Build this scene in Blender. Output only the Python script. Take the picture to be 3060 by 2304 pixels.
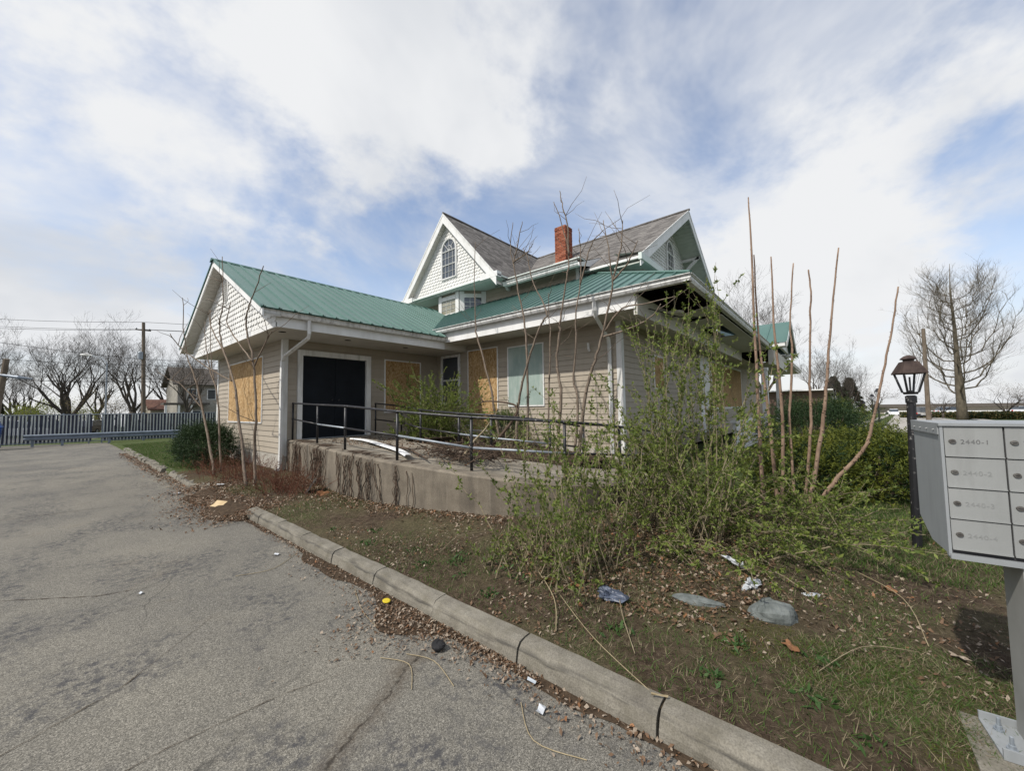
import bpy, math, random
import numpy as np
from mathutils import Matrix, Vector
rad = math.radians
scene = bpy.context.scene
for o in list(bpy.data.objects): bpy.data.objects.remove(o)
COL = scene.collection

# ------------------------------------------------------------------ camera
F_PX, YAW, PITCH, ROLL, CAM_Z = 1148.35, rad(40.086), rad(3.339), rad(-0.842), 1.62
fw = Vector((math.cos(YAW)*math.cos(PITCH), math.sin(YAW)*math.cos(PITCH), math.sin(PITCH)))
rt0 = Vector((math.sin(YAW), -math.cos(YAW), 0.0)); up0 = rt0.cross(fw)
rt = rt0*math.cos(ROLL)+up0*math.sin(ROLL); up = -rt0*math.sin(ROLL)+up0*math.cos(ROLL)
cd = bpy.data.cameras.new('camera'); cam = bpy.data.objects.new('camera', cd); COL.objects.link(cam)
cd.sensor_fit = 'HORIZONTAL'; cd.sensor_width = 36.0; cd.lens = 36.0*F_PX/3060.0
cd.clip_start = 0.05; cd.clip_end = 3000
m = Matrix((rt, up, -fw)).transposed().to_4x4(); m.translation = Vector((0, 0, CAM_Z)); cam.matrix_world = m
scene.camera = cam

# ------------------------------------------------------------------ sky and sun
SUN_DIR = Vector((-0.97, 0.24, 1.14)).normalized()
SUN_EL = math.asin(SUN_DIR.z); SUN_AZ = math.atan2(SUN_DIR.x, SUN_DIR.y)
world = bpy.data.worlds.new("World"); scene.world = world; world.use_nodes = True
wn = world.node_tree.nodes; wl = world.node_tree.links; wn.clear()
def N(t, nodes=wn, **kw):
    n = nodes.new(t)
    for k, v in kw.items(): setattr(n, k, v)
    return n
out = N('ShaderNodeOutputWorld'); bg = N('ShaderNodeBackground'); bg.inputs['Strength'].default_value = 0.1
wl.new(bg.outputs[0], out.inputs[0])
sky = N('ShaderNodeTexSky', sky_type='NISHITA'); sky.sun_disc = False
sky.sun_elevation = SUN_EL; sky.sun_rotation = SUN_AZ; sky.air_density = 1.0; sky.dust_density = 1.2; sky.ozone_density = 1.5
tc = N('ShaderNodeTexCoord'); sep = N('ShaderNodeSeparateXYZ'); wl.new(tc.outputs['Generated'], sep.inputs[0])
def wmath(op, a, b=None, clamp=False):
    n = N('ShaderNodeMath', operation=op); n.use_clamp = clamp
    for i, v in enumerate((a, b)):
        if v is None: continue
        if isinstance(v, (int, float)): n.inputs[i].default_value = v
        else: wl.new(v, n.inputs[i])
    return n.outputs[0]
zc = wmath('ADD', wmath('MAXIMUM', sep.outputs[2], 0.0), 0.45)
px = wmath('DIVIDE', sep.outputs[0], zc); py = wmath('DIVIDE', sep.outputs[1], zc)
comb = N('ShaderNodeCombineXYZ'); wl.new(px, comb.inputs[0]); wl.new(py, comb.inputs[1])
def wnoise(scale, detail, rough, off, dist=0.0):
    mp = N('ShaderNodeMapping'); mp.inputs['Location'].default_value = off; wl.new(comb.outputs[0], mp.inputs[0])
    n = N('ShaderNodeTexNoise'); n.inputs['Scale'].default_value = scale; n.inputs['Detail'].default_value = detail
    n.inputs['Roughness'].default_value = rough; n.inputs['Distortion'].default_value = dist
    wl.new(mp.outputs[0], n.inputs['Vector']); return n.outputs['Fac']
def wramp(fac, stops):
    r = N('ShaderNodeValToRGB'); r.color_ramp.interpolation = 'EASE'; e = r.color_ramp.elements
    while len(e) < len(stops): e.new(0.5)
    for i, (p, c) in enumerate(stops): e[i].position = p; e[i].color = (*c, 1) if len(c) == 3 else c
    wl.new(fac, r.inputs[0]); return r.outputs['Color']
CLOUD_OFF = (0.0, 2.4, 0.0)
cov = wramp(wnoise(0.95, 8, 0.57, CLOUD_OFF, 0.1), [(0.475, (0, 0, 0)), (0.55, (1, 1, 1))])
veil = wramp(wnoise(1.9, 6, 0.62, (11.3, 2.7, 0), 0.35), [(0.38, (0.14, 0.14, 0.14)), (0.66, (0.75, 0.75, 0.75))])
low = wramp(sep.outputs[2], [(0.0, (1, 1, 1)), (0.38, (0, 0, 0))])
mx = N('ShaderNodeMix', data_type='RGBA', blend_type='SCREEN'); mx.inputs[0].default_value = 1.0
wl.new(cov, mx.inputs[6]); wl.new(veil, mx.inputs[7])
mx2 = N('ShaderNodeMix', data_type='RGBA', blend_type='SCREEN'); mx2.inputs[0].default_value = 0.85
wl.new(mx.outputs[2], mx2.inputs[6]); wl.new(low, mx2.inputs[7])
shade = wramp(wnoise(1.4, 5, 0.55, (5.0, 1.0, 0), 0.3), [(0.30, (6.5, 6.8, 7.3)), (0.60, (8.7, 8.8, 8.95))])
skyb = N('ShaderNodeMix', data_type='RGBA', blend_type='MULTIPLY'); skyb.inputs[0].default_value = 1.0
wl.new(sky.outputs[0], skyb.inputs[6]); skyb.inputs[7].default_value = (2.0, 1.95, 1.95, 1)
skymix = N('ShaderNodeMix', data_type='RGBA'); wl.new(mx2.outputs[2], skymix.inputs[0])
wl.new(skyb.outputs[2], skymix.inputs[6]); wl.new(shade, skymix.inputs[7]); wl.new(skymix.outputs[2], bg.inputs['Color'])

sd = bpy.data.lights.new('sun', 'SUN'); sd.energy = 4.2; sd.angle = rad(1.0); sd.color = (1.0, 0.95, 0.87)
sun = bpy.data.objects.new('sun', sd); COL.objects.link(sun)
sun.rotation_euler = SUN_DIR.to_track_quat('Z', 'Y').to_euler(); sun.location = (-20, 5, 30)
scene.view_settings.view_transform = 'Standard'; scene.view_settings.look = 'None'
scene.cycles.max_bounces = 6; scene.cycles.diffuse_bounces = 3; scene.cycles.glossy_bounces = 2; scene.cycles.transmission_bounces = 3
world.cycles.sampling_method = 'MANUAL'; world.cycles.sample_map_resolution = 512
scene.view_settings.exposure = 0.0; scene.view_settings.gamma = 1.0

# ------------------------------------------------------------------ helpers
WM = {}
def place(o, parent=None, mw=None):
    mw = mw or Matrix.Identity(4); COL.objects.link(o); o.matrix_basis = mw; WM[o.name] = mw
    if parent is not None:
        o.parent = parent; o.matrix_parent_inverse = WM[parent.name].inverted()
    return o
def tag(o, label=None, cat=None, group=None, kind=None):
    if label: o['label'] = label
    if cat: o['category'] = cat
    if group: o['group'] = group
    if kind: o['kind'] = kind
    return o
def thing(name, loc, label, cat, group=None):
    o = bpy.data.objects.new(name, None); o.empty_display_size = 0.2
    place(o, None, Matrix.Translation(loc)); return tag(o, label, cat, group)
def obj(name, me, parent=None, mw=None): return place(bpy.data.objects.new(name, me), parent, mw)
class MB:
    def __init__(s): s.v = []; s.f = []; s.mi = []
    def add(s, vs, fs, mi=0):
        b = len(s.v); s.v.extend(vs); s.f.extend([tuple(i+b for i in f) for f in fs]); s.mi.extend([mi]*len(fs)); return s
    def box(s, a, b, mi=0):
        (x0, y0, z0), (x1, y1, z1) = a, b
        return s.add([(x0,y0,z0),(x1,y0,z0),(x1,y1,z0),(x0,y1,z0),(x0,y0,z1),(x1,y0,z1),(x1,y1,z1),(x0,y1,z1)],
              [(0,3,2,1),(4,5,6,7),(0,1,5,4),(1,2,6,5),(2,3,7,6),(3,0,4,7)], mi)
    def beam(s, p, q, w, h, upv=(0,0,1), mi=0):
        p = Vector(p); q = Vector(q); d = (q-p).normalized(); u = Vector(upv)
        sd_ = d.cross(u).normalized(); u2 = sd_.cross(d)
        vs = []
        for c in (p, q):
            for a, b in ((-1,-1),(1,-1),(1,1),(-1,1)): vs.append(tuple(c+sd_*a*w/2+u2*b*h/2))
        return s.add(vs, [(0,1,2,3),(7,6,5,4),(0,4,5,1),(1,5,6,2),(2,6,7,3),(3,7,4,0)], mi)
    def prism(s, poly, ext, mi=0):   # poly list of 3d points, ext vector
        n = len(poly); e = Vector(ext); a = [tuple(p) for p in poly]; b = [tuple(Vector(p)+e) for p in poly]
        return s.add(a+b, [tuple(range(n)), tuple(range(2*n-1, n-1, -1))]+[(i, n+i, n+(i+1) % n, (i+1) % n) for i in range(n)], mi)
    def tube(s, pts, rs, k=6, mi=0, cap=True):
        pts = [Vector(p) for p in pts]; n = len(pts)
        if not hasattr(rs, '__len__'): rs = [rs]*n
        vs = []; prev = None
        for i, p in enumerate(pts):
            d = (pts[min(i+1, n-1)]-pts[max(i-1, 0)])
            d = d.normalized() if d.length > 1e-9 else Vector((0,0,1))
            if prev is None:
                a = d.cross(Vector((0.31, 0.11, 0.94)) if abs(d.z) < 0.9 else Vector((1, 0.2, 0.1))).normalized()
            else: a = (prev-d*prev.dot(d)); a = a.normalized() if a.length > 1e-6 else d.orthogonal().normalized()
            prev = a; b = d.cross(a)
            for j in range(k):
                t = 2*math.pi*j/k; vs.append(tuple(p+(a*math.cos(t)+b*math.sin(t))*rs[i]))
        fs = [(i*k+j, i*k+(j+1) % k, (i+1)*k+(j+1) % k, (i+1)*k+j) for i in range(n-1) for j in range(k)]
        if cap: fs += [tuple(range(k-1, -1, -1)), tuple(range((n-1)*k, n*k))]
        return s.add(vs, fs, mi)
    def lathe(s, prof, c=(0,0,0), k=16, mi=0, ph=0.0):
        vs = []; n = len(prof)
        for r, z in prof:
            for j in range(k):
                t = 2*math.pi*j/k+ph; vs.append((c[0]+r*math.cos(t), c[1]+r*math.sin(t), c[2]+z))
        fs = [(i*k+j, i*k+(j+1) % k, (i+1)*k+(j+1) % k, (i+1)*k+j) for i in range(n-1) for j in range(k)]
        fs += [tuple(range(k-1, -1, -1)), tuple(range((n-1)*k, n*k))]
        return s.add(vs, fs, mi)
    def mesh(s, name, mats, smooth=False):
        me = bpy.data.meshes.new(name); me.from_pydata(s.v, [], s.f)
        for mt in (mats if isinstance(mats, (list, tuple)) else [mats]): me.materials.append(mt)
        if any(s.mi): me.polygons.foreach_set('material_index', s.mi)
        if smooth: me.polygons.foreach_set('use_smooth', [True]*len(me.polygons))
        me.update(); return me
    def build(s, name, mats, parent=None, mw=None, smooth=False): return obj(name, s.mesh(name, mats, smooth), parent, mw)
def box(name, a, b, mt, parent=None): return MB().box(a, b).build(name, mt, parent)
def npmesh(name, V, k, mats, mi=None):   # V: (n*k,3) array, n faces of k verts
    n = len(V)//k; me = bpy.data.meshes.new(name)
    me.vertices.add(len(V)); me.vertices.foreach_set('co', np.asarray(V, np.float32).ravel())
    me.loops.add(n*k); me.loops.foreach_set('vertex_index', np.arange(n*k, dtype=np.int32))
    me.polygons.add(n); me.polygons.foreach_set('loop_start', np.arange(0, n*k, k, dtype=np.int32))
    for mt in (mats if isinstance(mats, (list, tuple)) else [mats]): me.materials.append(mt)
    if mi is not None: me.polygons.foreach_set('material_index', np.asarray(mi, np.int32))
    me.update(calc_edges=True); return me
rng = np.random.default_rng(11); random.seed(5)
def vnoise(x, y, s, seed=0):   # smooth value noise 0..1
    x = np.asarray(x, float)*s+seed*17.3; y = np.asarray(y, float)*s+seed*9.1
    xi = np.floor(x); yi = np.floor(y); fx = x-xi; fy = y-yi; fx = fx*fx*(3-2*fx); fy = fy*fy*(3-2*fy)
    def h(a, b): t = np.sin(a*127.1+b*311.7+seed*74.7)*43758.5453; return t-np.floor(t)
    return (h(xi, yi)*(1-fx)+h(xi+1, yi)*fx)*(1-fy)+(h(xi, yi+1)*(1-fx)+h(xi+1, yi+1)*fx)*fy
def fbm(x, y, s, seed=0): return (vnoise(x, y, s, seed)+0.5*vnoise(x, y, 2.1*s, seed+1)+0.25*vnoise(x, y, 4.3*s, seed+2))/1.75

# ------------------------------------------------------------------ materials
class Mat:
    def __init__(s, name, rough=0.7, spec=0.35, metallic=0.0):
        s.m = bpy.data.materials.new(name); s.m.use_nodes = True; s.t = s.m.node_tree; s.n = s.t.nodes; s.l = s.t.links
        s.p = s.n['Principled BSDF']; s.p.inputs['Roughness'].default_value = rough
        s.p.inputs['Specular IOR Level'].default_value = spec; s.p.inputs['Metallic'].default_value = metallic
        s.g = s.n.new('ShaderNodeNewGeometry'); s.pos = s.g.outputs['Position']
    def map(s, scale=(1,1,1), loc=(0,0,0), rot=(0,0,0), src=None):
        mp = s.n.new('ShaderNodeMapping'); mp.inputs['Scale'].default_value = scale; mp.inputs['Location'].default_value = loc
        mp.inputs['Rotation'].default_value = rot; s.l.new(src or s.pos, mp.inputs[0]); return mp.outputs[0]
    def noise(s, scale, detail=4, rough=0.55, vec=None, dist=0.0):
        n = s.n.new('ShaderNodeTexNoise'); n.inputs['Scale'].default_value = scale; n.inputs['Detail'].default_value = detail
        n.inputs['Roughness'].default_value = rough; n.inputs['Distortion'].default_value = dist
        s.l.new(vec or s.pos, n.inputs['Vector']); return n.outputs['Fac']
    def voro(s, scale, out='Color', vec=None, feature='F1', rnd=1.0):
        n = s.n.new('ShaderNodeTexVoronoi'); n.feature = feature; n.inputs['Scale'].default_value = scale; n.inputs['Randomness'].default_value = rnd
        s.l.new(vec or s.pos, n.inputs['Vector']); return n.outputs[out]
    def ramp(s, fac, stops, interp='LINEAR'):
        r = s.n.new('ShaderNodeValToRGB'); e = r.color_ramp.elements; r.color_ramp.interpolation = interp
        while len(e) < len(stops): e.new(0.5)
        for i, (p, c) in enumerate(stops): e[i].position = p; e[i].color = (*c, 1) if hasattr(c, '__len__') else (c, c, c, 1)
        s.l.new(fac, r.inputs[0]); return r.outputs['Color']
    def mix(s, fac, a, b, blend='MIX'):
        n = s.n.new('ShaderNodeMix'); n.data_type = 'RGBA'; n.blend_type = blend
        for i, v in ((0, fac), (6, a), (7, b)):
            if isinstance(v, (int, float)): n.inputs[i].default_value = v
            elif isinstance(v, tuple): n.inputs[i].default_value = (*v, 1)
            else: s.l.new(v, n.inputs[i])
        return n.outputs[2]
    def bump(s, h, strength=0.3, dist=0.01):
        b = s.n.new('ShaderNodeBump'); b.inputs['Strength'].default_value = strength; b.inputs['Distance'].default_value = dist
        s.l.new(h, b.inputs['Height']); s.l.new(b.outputs[0], s.p.inputs['Normal']); return s
    def col(s, c):
        if isinstance(c, tuple): s.p.inputs['Base Color'].default_value = (*c, 1)
        else: s.l.new(c, s.p.inputs['Base Color'])
        return s
    def leaf(s, c, k=0.35):
        tr = s.n.new('ShaderNodeBsdfTranslucent'); mx_ = s.n.new('ShaderNodeMixShader'); mx_.inputs[0].default_value = k
        s.l.new(c, tr.inputs[0]); s.l.new(s.p.outputs[0], mx_.inputs[1]); s.l.new(tr.outputs[0], mx_.inputs[2])
        s.l.new(mx_.outputs[0], s.n['Material Output'].inputs[0]); return s
def simple(name, c1, c2, scale=3.0, rough=0.7, spec=0.3, metallic=0.0, bump=0.0, bscale=60, detail=5):
    a = Mat(name, rough, spec, metallic); a.col(a.ramp(a.noise(scale, detail), [(0.3, c1), (0.7, c2)]))
    if bump: a.bump(a.noise(bscale, 4), bump, 0.01)
    return a.m
def stained(name, c1, c2, dirt, amt, streak=(9, 9, 0.6), rough=0.75, bump=0.15, bscale=90):
    a = Mat(name, rough, 0.3); base = a.ramp(a.noise(2.2, 6), [(0.3, c1), (0.7, c2)])
    st = a.ramp(a.noise(1.0, 6, 0.6, a.map(streak)), [(0.48, 0.0), (0.75, amt)])
    a.col(a.mix(st, base, dirt)); a.bump(a.noise(bscale, 4), bump, 0.01); return a.m
# ground
a = Mat('asphalt', 0.9, 0.25)
v1 = a.voro(210, 'Color'); sepc = a.n.new('ShaderNodeSeparateColor'); a.l.new(v1, sepc.inputs[0])
agg = a.ramp(sepc.outputs[0], [(0.0, (0.08, 0.077, 0.068)), (0.45, (0.15, 0.143, 0.123)), (0.8, (0.20, 0.191, 0.166)), (1.0, (0.30, 0.287, 0.25))])
big = a.ramp(a.noise(0.45, 5, 0.6), [(0.33, (0.78, 0.77, 0.77)), (0.64, (1.10, 1.07, 1.02))])
c = a.mix(1.0, agg, big, 'MULTIPLY')
wear = a.ramp(a.noise(1.3, 6, 0.66, a.map((1, 0.6, 1), (2.0, 5.0, 0))), [(0.47, 0.0), (0.60, 0.9)])
wear2 = a.ramp(a.noise(16, 6, 0.75), [(0.46, 0.0), (0.58, 1.0)])
c = a.mix(a.mix(1.0, wear, wear2, 'MULTIPLY'), c, (0.05, 0.05, 0.053))
brn = a.ramp(a.noise(0.9, 7, 0.6, a.map((1, 1, 1), (31, 4, 0))), [(0.60, 0.0), (0.78, 0.4)])
c = a.mix(brn, c, (0.13, 0.095, 0.06))
wn_ = a.n.new('ShaderNodeTexNoise'); wn_.inputs['Scale'].default_value = 2.2; wn_.inputs['Detail'].default_value = 5; a.l.new(a.pos, wn_.inputs['Vector']); wv = a.mix(0.22, a.pos, wn_.outputs['Color'])
cr = a.voro(0.8, 'Distance', a.map((1, 1.5, 1), (3.7, 1.2, 0), src=wv), 'DISTANCE_TO_EDGE')
crk = a.ramp(cr, [(0.0, 1.0), (0.0045, 0.0)]); crm = a.ramp(a.noise(0.6, 3), [(0.42, 0.0), (0.60, 0.75)])
c = a.mix(a.mix(1.0, crk, crm, 'MULTIPLY'), c, (0.035, 0.033, 0.03)); ln = a.map((1, 1, 1), (0, 0, 0), (0, 0, 0)); mpn = a.n.new('ShaderNodeMapping'); mpn.vector_type = 'TEXTURE'; mpn.inputs['Location'].default_value = (1.66, 2.2, 0); mpn.inputs['Rotation'].default_value = (0, 0, math.atan2(0.68, 1.52)); a.l.new(a.pos, mpn.inputs[0])
sl_ = a.n.new('ShaderNodeSeparateXYZ'); a.l.new(mpn.outputs[0], sl_.inputs[0])
def am(op, p, q):
    n_ = a.n.new('ShaderNodeMath'); n_.operation = op
    for i_, v_ in enumerate((p, q)):
        if v_ is None: continue
        if isinstance(v_, float): n_.inputs[i_].default_value = v_
        else: a.l.new(v_, n_.inputs[i_])
    return n_.outputs[0]
dl = am('ABSOLUTE', am('ADD', sl_.outputs[1], am('MULTIPLY', am('SUBTRACT', a.noise(3.0, 5, 0.65), 0.5), 0.22)), None)
rg = a.mix(1.0, a.ramp(am('MULTIPLY', sl_.outputs[0], -0.4), [(0.0, 0.0), (0.03, 1.0), (0.45, 0.8), (0.75, 0.0)]), a.ramp(a.noise(26, 5, 0.7), [(0.35, 0.25), (0.6, 1.0)]), 'MULTIPLY')
c = a.mix(a.mix(1.0, a.ramp(dl, [(0.0, 0.7), (0.03, 0.55), (0.10, 0.0)]), rg, 'MULTIPLY'), c, (0.065, 0.048, 0.032)); c = a.mix(a.mix(1.0, a.ramp(dl, [(0.0, 0.9), (0.006, 0.8), (0.012, 0.0)]), rg, 'MULTIPLY'), c, (0.02, 0.017, 0.013))
a.col(c)
a.bump(a.voro(150, 'Distance'), 0.4, 0.004); M_ASPH = a.m
a = Mat('soil_and_turf', 0.95, 0.1)
soil = a.ramp(a.noise(17, 9, 0.75), [(0.3, (0.022, 0.015, 0.010)), (0.52, (0.070, 0.050, 0.034)), (0.76, (0.19, 0.148, 0.105))])
turf = a.ramp(a.noise(30, 8, 0.75), [(0.3, (0.028, 0.027, 0.013)), (0.55, (0.10, 0.086, 0.048)), (0.8, (0.23, 0.19, 0.12))])
c = a.mix(a.ramp(a.noise(1.1, 6, 0.6), [(0.42, 0.0), (0.6, 1.0)]), soil, turf); a.col(c)
a.bump(a.noise(40, 8, 0.75), 0.8, 0.03); M_SOIL = a.m
a = Mat('lawn', 0.95, 0.1); c = a.ramp(a.noise(6, 9, 0.7), [(0.3, (0.038, 0.056, 0.018)), (0.6, (0.078, 0.098, 0.036)), (0.8, (0.15, 0.145, 0.075))])
a.col(c); a.bump(a.noise(90, 6, 0.7), 0.7, 0.03); M_LAWN = a.m
M_MULCH = simple('dark_dirt', (0.03, 0.021, 0.014), (0.085, 0.06, 0.04), 22, 0.95, 0.1, bump=0.9, bscale=70)
M_STREET = simple('street_concrete', (0.30, 0.28, 0.25), (0.40, 0.38, 0.34), 0.7, 0.9, 0.2)
# concrete kerb with tyre rubs
a = Mat('kerb_concrete', 0.9, 0.2)
base = a.ramp(a.noise(5, 8, 0.65), [(0.3, (0.145, 0.132, 0.108)), (0.7, (0.25, 0.232, 0.192))])
sp = a.ramp(a.noise(120, 3), [(0.35, 0.72), (0.6, 1.05)]); c = a.mix(1.0, base, sp, 'MULTIPLY')
sx = a.n.new('ShaderNodeSeparateXYZ'); a.l.new(a.pos, sx.inputs[0])
nz = a.noise(1.0, 5, 0.6, a.map((0.2, 1.1, 0.2), (2, 0.4, 0.2))); m1 = a.n.new('ShaderNodeMath'); m1.operation = 'MULTIPLY_ADD'; a.l.new(nz, m1.inputs[0]); m1.inputs[1].default_value = -0.16; a.l.new(sx.outputs[2], m1.inputs[2])
bd = a.ramp(m1.outputs[0], [(0.0, 0.0), (0.002, 0.0), (0.010, 0.75), (0.022, 0.6), (0.040, 0.0)])
br = a.ramp(a.noise(1.0, 4, 0.6, a.map((6, 2.2, 40))), [(0.38, 0.0), (0.55, 1.0)]); rub = a.mix(1.0, bd, br, 'MULTIPLY')
gm = a.ramp(a.noise(7, 6, 0.65), [(0.45, 0.0), (0.7, 0.55)]); c = a.mix(gm, c, (0.11, 0.10, 0.072))
c = a.mix(rub, c, (0.045, 0.043, 0.04)); a.col(c); a.bump(a.noise(110, 5), 0.4, 0.006); M_KERB = a.m
a = Mat('ramp_concrete', 0.92, 0.2)
base = a.ramp(a.noise(2.6, 8, 0.65), [(0.28, (0.13, 0.11, 0.085)), (0.72, (0.265, 0.23, 0.18))])
st = a.ramp(a.noise(1.0, 8, 0.62, a.map((5, 5, 1.1))), [(0.42, 0.0), (0.74, 0.7)])
c = a.mix(st, base, (0.075, 0.065, 0.055))
lt = a.ramp(a.noise(1.0, 5, 0.6, a.map((9, 9, 0.5), (4, 8, 0))), [(0.62, 0.0), (0.78, 0.5)])
c = a.mix(lt, c, (0.36, 0.32, 0.26)); sp = a.ramp(a.noise(130, 3), [(0.35, 0.7), (0.6, 1.06)])
a.col(a.mix(1.0, c, sp, 'MULTIPLY')); a.bump(a.noise(90, 6), 0.45, 0.008); M_RAMP = a.m
M_DECK = stained('ramp_deck_concrete', (0.17, 0.15, 0.12), (0.29, 0.26, 0.21), (0.09, 0.075, 0.055), 0.7, (2, 2, 2), 0.92, 0.3)
M_FOUND = stained('foundation_concrete', (0.33, 0.31, 0.27), (0.44, 0.41, 0.36), (0.2, 0.18, 0.15), 0.5)
# house
a = Mat('taupe_siding', 0.62, 0.3)
oi = a.n.new('ShaderNodeObjectInfo'); c = a.ramp(oi.outputs['Random'], [(0.0, (0.325, 0.283, 0.224)), (1.0, (0.37, 0.325, 0.262))])
st = a.ramp(a.noise(1.0, 6, 0.6, a.map((5, 5, 0.7))), [(0.5, 0.0), (0.8, 0.3)]); c = a.mix(st, c, (0.19, 0.165, 0.135))
a.col(c); a.bump(a.noise(1.0, 4, 0.6, a.map((14, 14, 160))), 0.10, 0.004); M_SIDING = a.m
M_WHITE = stained('white_paint', (0.66, 0.66, 0.64), (0.76, 0.76, 0.75), (0.40, 0.38, 0.34), 0.28, (6, 6, 0.9), 0.55, 0.05)
M_TRIM = stained('weathered_white_trim', (0.58, 0.58, 0.56), (0.72, 0.72, 0.70), (0.28, 0.26, 0.22), 0.6, (10, 10, 1.2), 0.6, 0.12)
M_SOFFIT = stained('soffit_vinyl', (0.52, 0.50, 0.45), (0.60, 0.58, 0.53), (0.33, 0.29, 0.23), 0.35, (1.2, 1.2, 1.2), 0.7, 0.05)
M_MINT = simple('pale_mint_paint', (0.60, 0.66, 0.62), (0.66, 0.71, 0.68), 2, 0.6)
M_MINTD = simple('grey_green_soffit', (0.42, 0.45, 0.40), (0.48, 0.51, 0.46), 2, 0.6)
M_SCALE = stained('white_scallop', (0.62, 0.62, 0.60), (0.72, 0.72, 0.70), (0.46, 0.44, 0.38), 0.4, (5, 5, 2), 0.6, 0.08)
M_GUTTER = stained('white_gutter', (0.60, 0.60, 0.58), (0.74, 0.74, 0.73), (0.16, 0.145, 0.12), 0.8, (12, 12, 0.8), 0.45, 0.05)
a = Mat('green_metal', 0.42, 0.5); oi = a.n.new('ShaderNodeObjectInfo')
c = a.ramp(oi.outputs['Random'], [(0.0, (0.058, 0.128, 0.106)), (1.0, (0.074, 0.152, 0.127))])
w = a.ramp(a.noise(1.3, 7, 0.65), [(0.35, 0.0), (0.75, 0.35)]); a.col(a.mix(w, c, (0.13, 0.205, 0.18))); M_GREEN = a.m
M_GREEND = simple('dark_green_cap', (0.018, 0.07, 0.055), (0.03, 0.10, 0.08), 6, 0.5)
def shingle_mat(name, rotv):
    a = Mat(name, 0.95, 0.15)
    sp_ = a.n.new('ShaderNodeSeparateXYZ'); a.l.new(a.pos, sp_.inputs[0])
    cb = a.n.new('ShaderNodeCombineXYZ'); a.l.new(sp_.outputs[1 if rotv == 'y' else 0], cb.inputs[0]); a.l.new(sp_.outputs[2], cb.inputs[1])
    b = a.n.new('ShaderNodeTexBrick'); a.l.new(cb.outputs[0], b.inputs['Vector']); b.inputs['Scale'].default_value = 1.0
    b.inputs['Brick Width'].default_value = 0.24; b.inputs['Row Height'].default_value = 0.095; b.inputs['Mortar Size'].default_value = 0.004
    b.inputs['Color1'].default_value = (0.105, 0.098, 0.092, 1); b.inputs['Color2'].default_value = (0.225, 0.212, 0.198, 1); b.inputs['Mortar'].default_value = (0.06, 0.055, 0.05, 1)
    b.offset = 0.37; b.inputs['Bias'].default_value = -0.1
    n = a.ramp(a.noise(1.0, 5, 0.6, a.map((1.5, 1.5, 9))), [(0.3, 0.72), (0.7, 1.15)])
    a.col(a.mix(1.0, b.outputs['Color'], n, 'MULTIPLY')); a.bump(b.outputs['Fac'], -0.5, 0.01); return a.m
M_SHY = shingle_mat('asphalt_shingle_a', 'y'); M_SHX = shingle_mat('asphalt_shingle_b', 'x')
def osb(name, sc):
    a = Mat(name, 0.85, 0.15)
    n0 = a.n.new('ShaderNodeTexNoise'); n0.inputs['Scale'].default_value = 6; a.l.new(a.pos, n0.inputs['Vector'])
    f1 = a.voro(1.0, 'Color', a.map(sc, src=a.mix(0.08, a.pos, n0.outputs['Color']))); s1 = a.n.new('ShaderNodeSeparateColor'); a.l.new(f1, s1.inputs[0])
    c = a.ramp(s1.outputs[0], [(0.0, (0.25, 0.145, 0.06)), (0.35, (0.40, 0.255, 0.115)), (0.75, (0.48, 0.325, 0.165)), (1.0, (0.60, 0.44, 0.26))])
    st = a.ramp(a.noise(1.4, 6, 0.6), [(0.4, 0.78), (0.7, 1.08)]); c = a.mix(1.0, c, st, 'MULTIPLY')
    a.col(c); a.bump(s1.outputs[1], 0.2, 0.003); return a.m
M_OSB = osb('strand_board', (55, 55, 16)); 
M_PLYG = stained('green_painted_board', (0.24, 0.315, 0.285), (0.32, 0.395, 0.36), (0.44, 0.48, 0.45), 0.7, (5, 5, 1.2), 0.75)
M_DOOR = simple('black_blue_door_paint', (0.006, 0.008, 0.011), (0.010, 0.013, 0.018), 3, 0.6, 0.15)
M_GLASS = Mat('window_glass', 0.06, 0.8).col((0.05, 0.06, 0.07)).m
M_GLASSC = simple('curtained_glass', (0.20, 0.19, 0.14), (0.32, 0.30, 0.22), 5, 0.12, 0.7)
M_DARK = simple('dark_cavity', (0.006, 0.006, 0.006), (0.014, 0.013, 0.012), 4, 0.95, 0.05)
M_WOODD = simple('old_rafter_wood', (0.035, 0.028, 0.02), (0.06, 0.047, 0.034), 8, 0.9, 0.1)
a = Mat('red_brick', 0.9, 0.2); oi = a.n.new('ShaderNodeObjectInfo')
a.col(a.ramp(oi.outputs['Random'], [(0.0, (0.16, 0.05, 0.028)), (0.5, (0.27, 0.088, 0.05)), (1.0, (0.36, 0.14, 0.085))])); M_BRICK = a.m
M_MORTAR = simple('grey_mortar', (0.22, 0.16, 0.13), (0.30, 0.23, 0.19), 12, 0.95)
# metals
a = Mat('chipped_black_paint', 0.45, 0.5); pk = a.ramp(a.noise(22, 8, 0.7), [(0.60, 0.0), (0.66, 1.0)])
a.col(a.mix(pk, (0.011, 0.011, 0.013), (0.24, 0.23, 0.22))); M_BLACK = a.m
M_GALV = simple('galvanised_pipe', (0.22, 0.25, 0.28), (0.34, 0.37, 0.40), 12, 0.5, 0.4, 0.4)
M_RAIL = simple('guard_rail_steel', (0.12, 0.145, 0.18), (0.20, 0.235, 0.28), 5, 0.5, 0.5, 0.3)
M_RUST = simple('rusted_cap', (0.030, 0.020, 0.017), (0.075, 0.052, 0.043), 14, 0.75, 0.3, bump=0.3)
M_MBX = stained('mailbox_aluminium', (0.235, 0.243, 0.238), (0.29, 0.298, 0.292), (0.175, 0.178, 0.172), 0.4, (14, 14, 2.0), 0.42, 0.05, 200)
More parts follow.
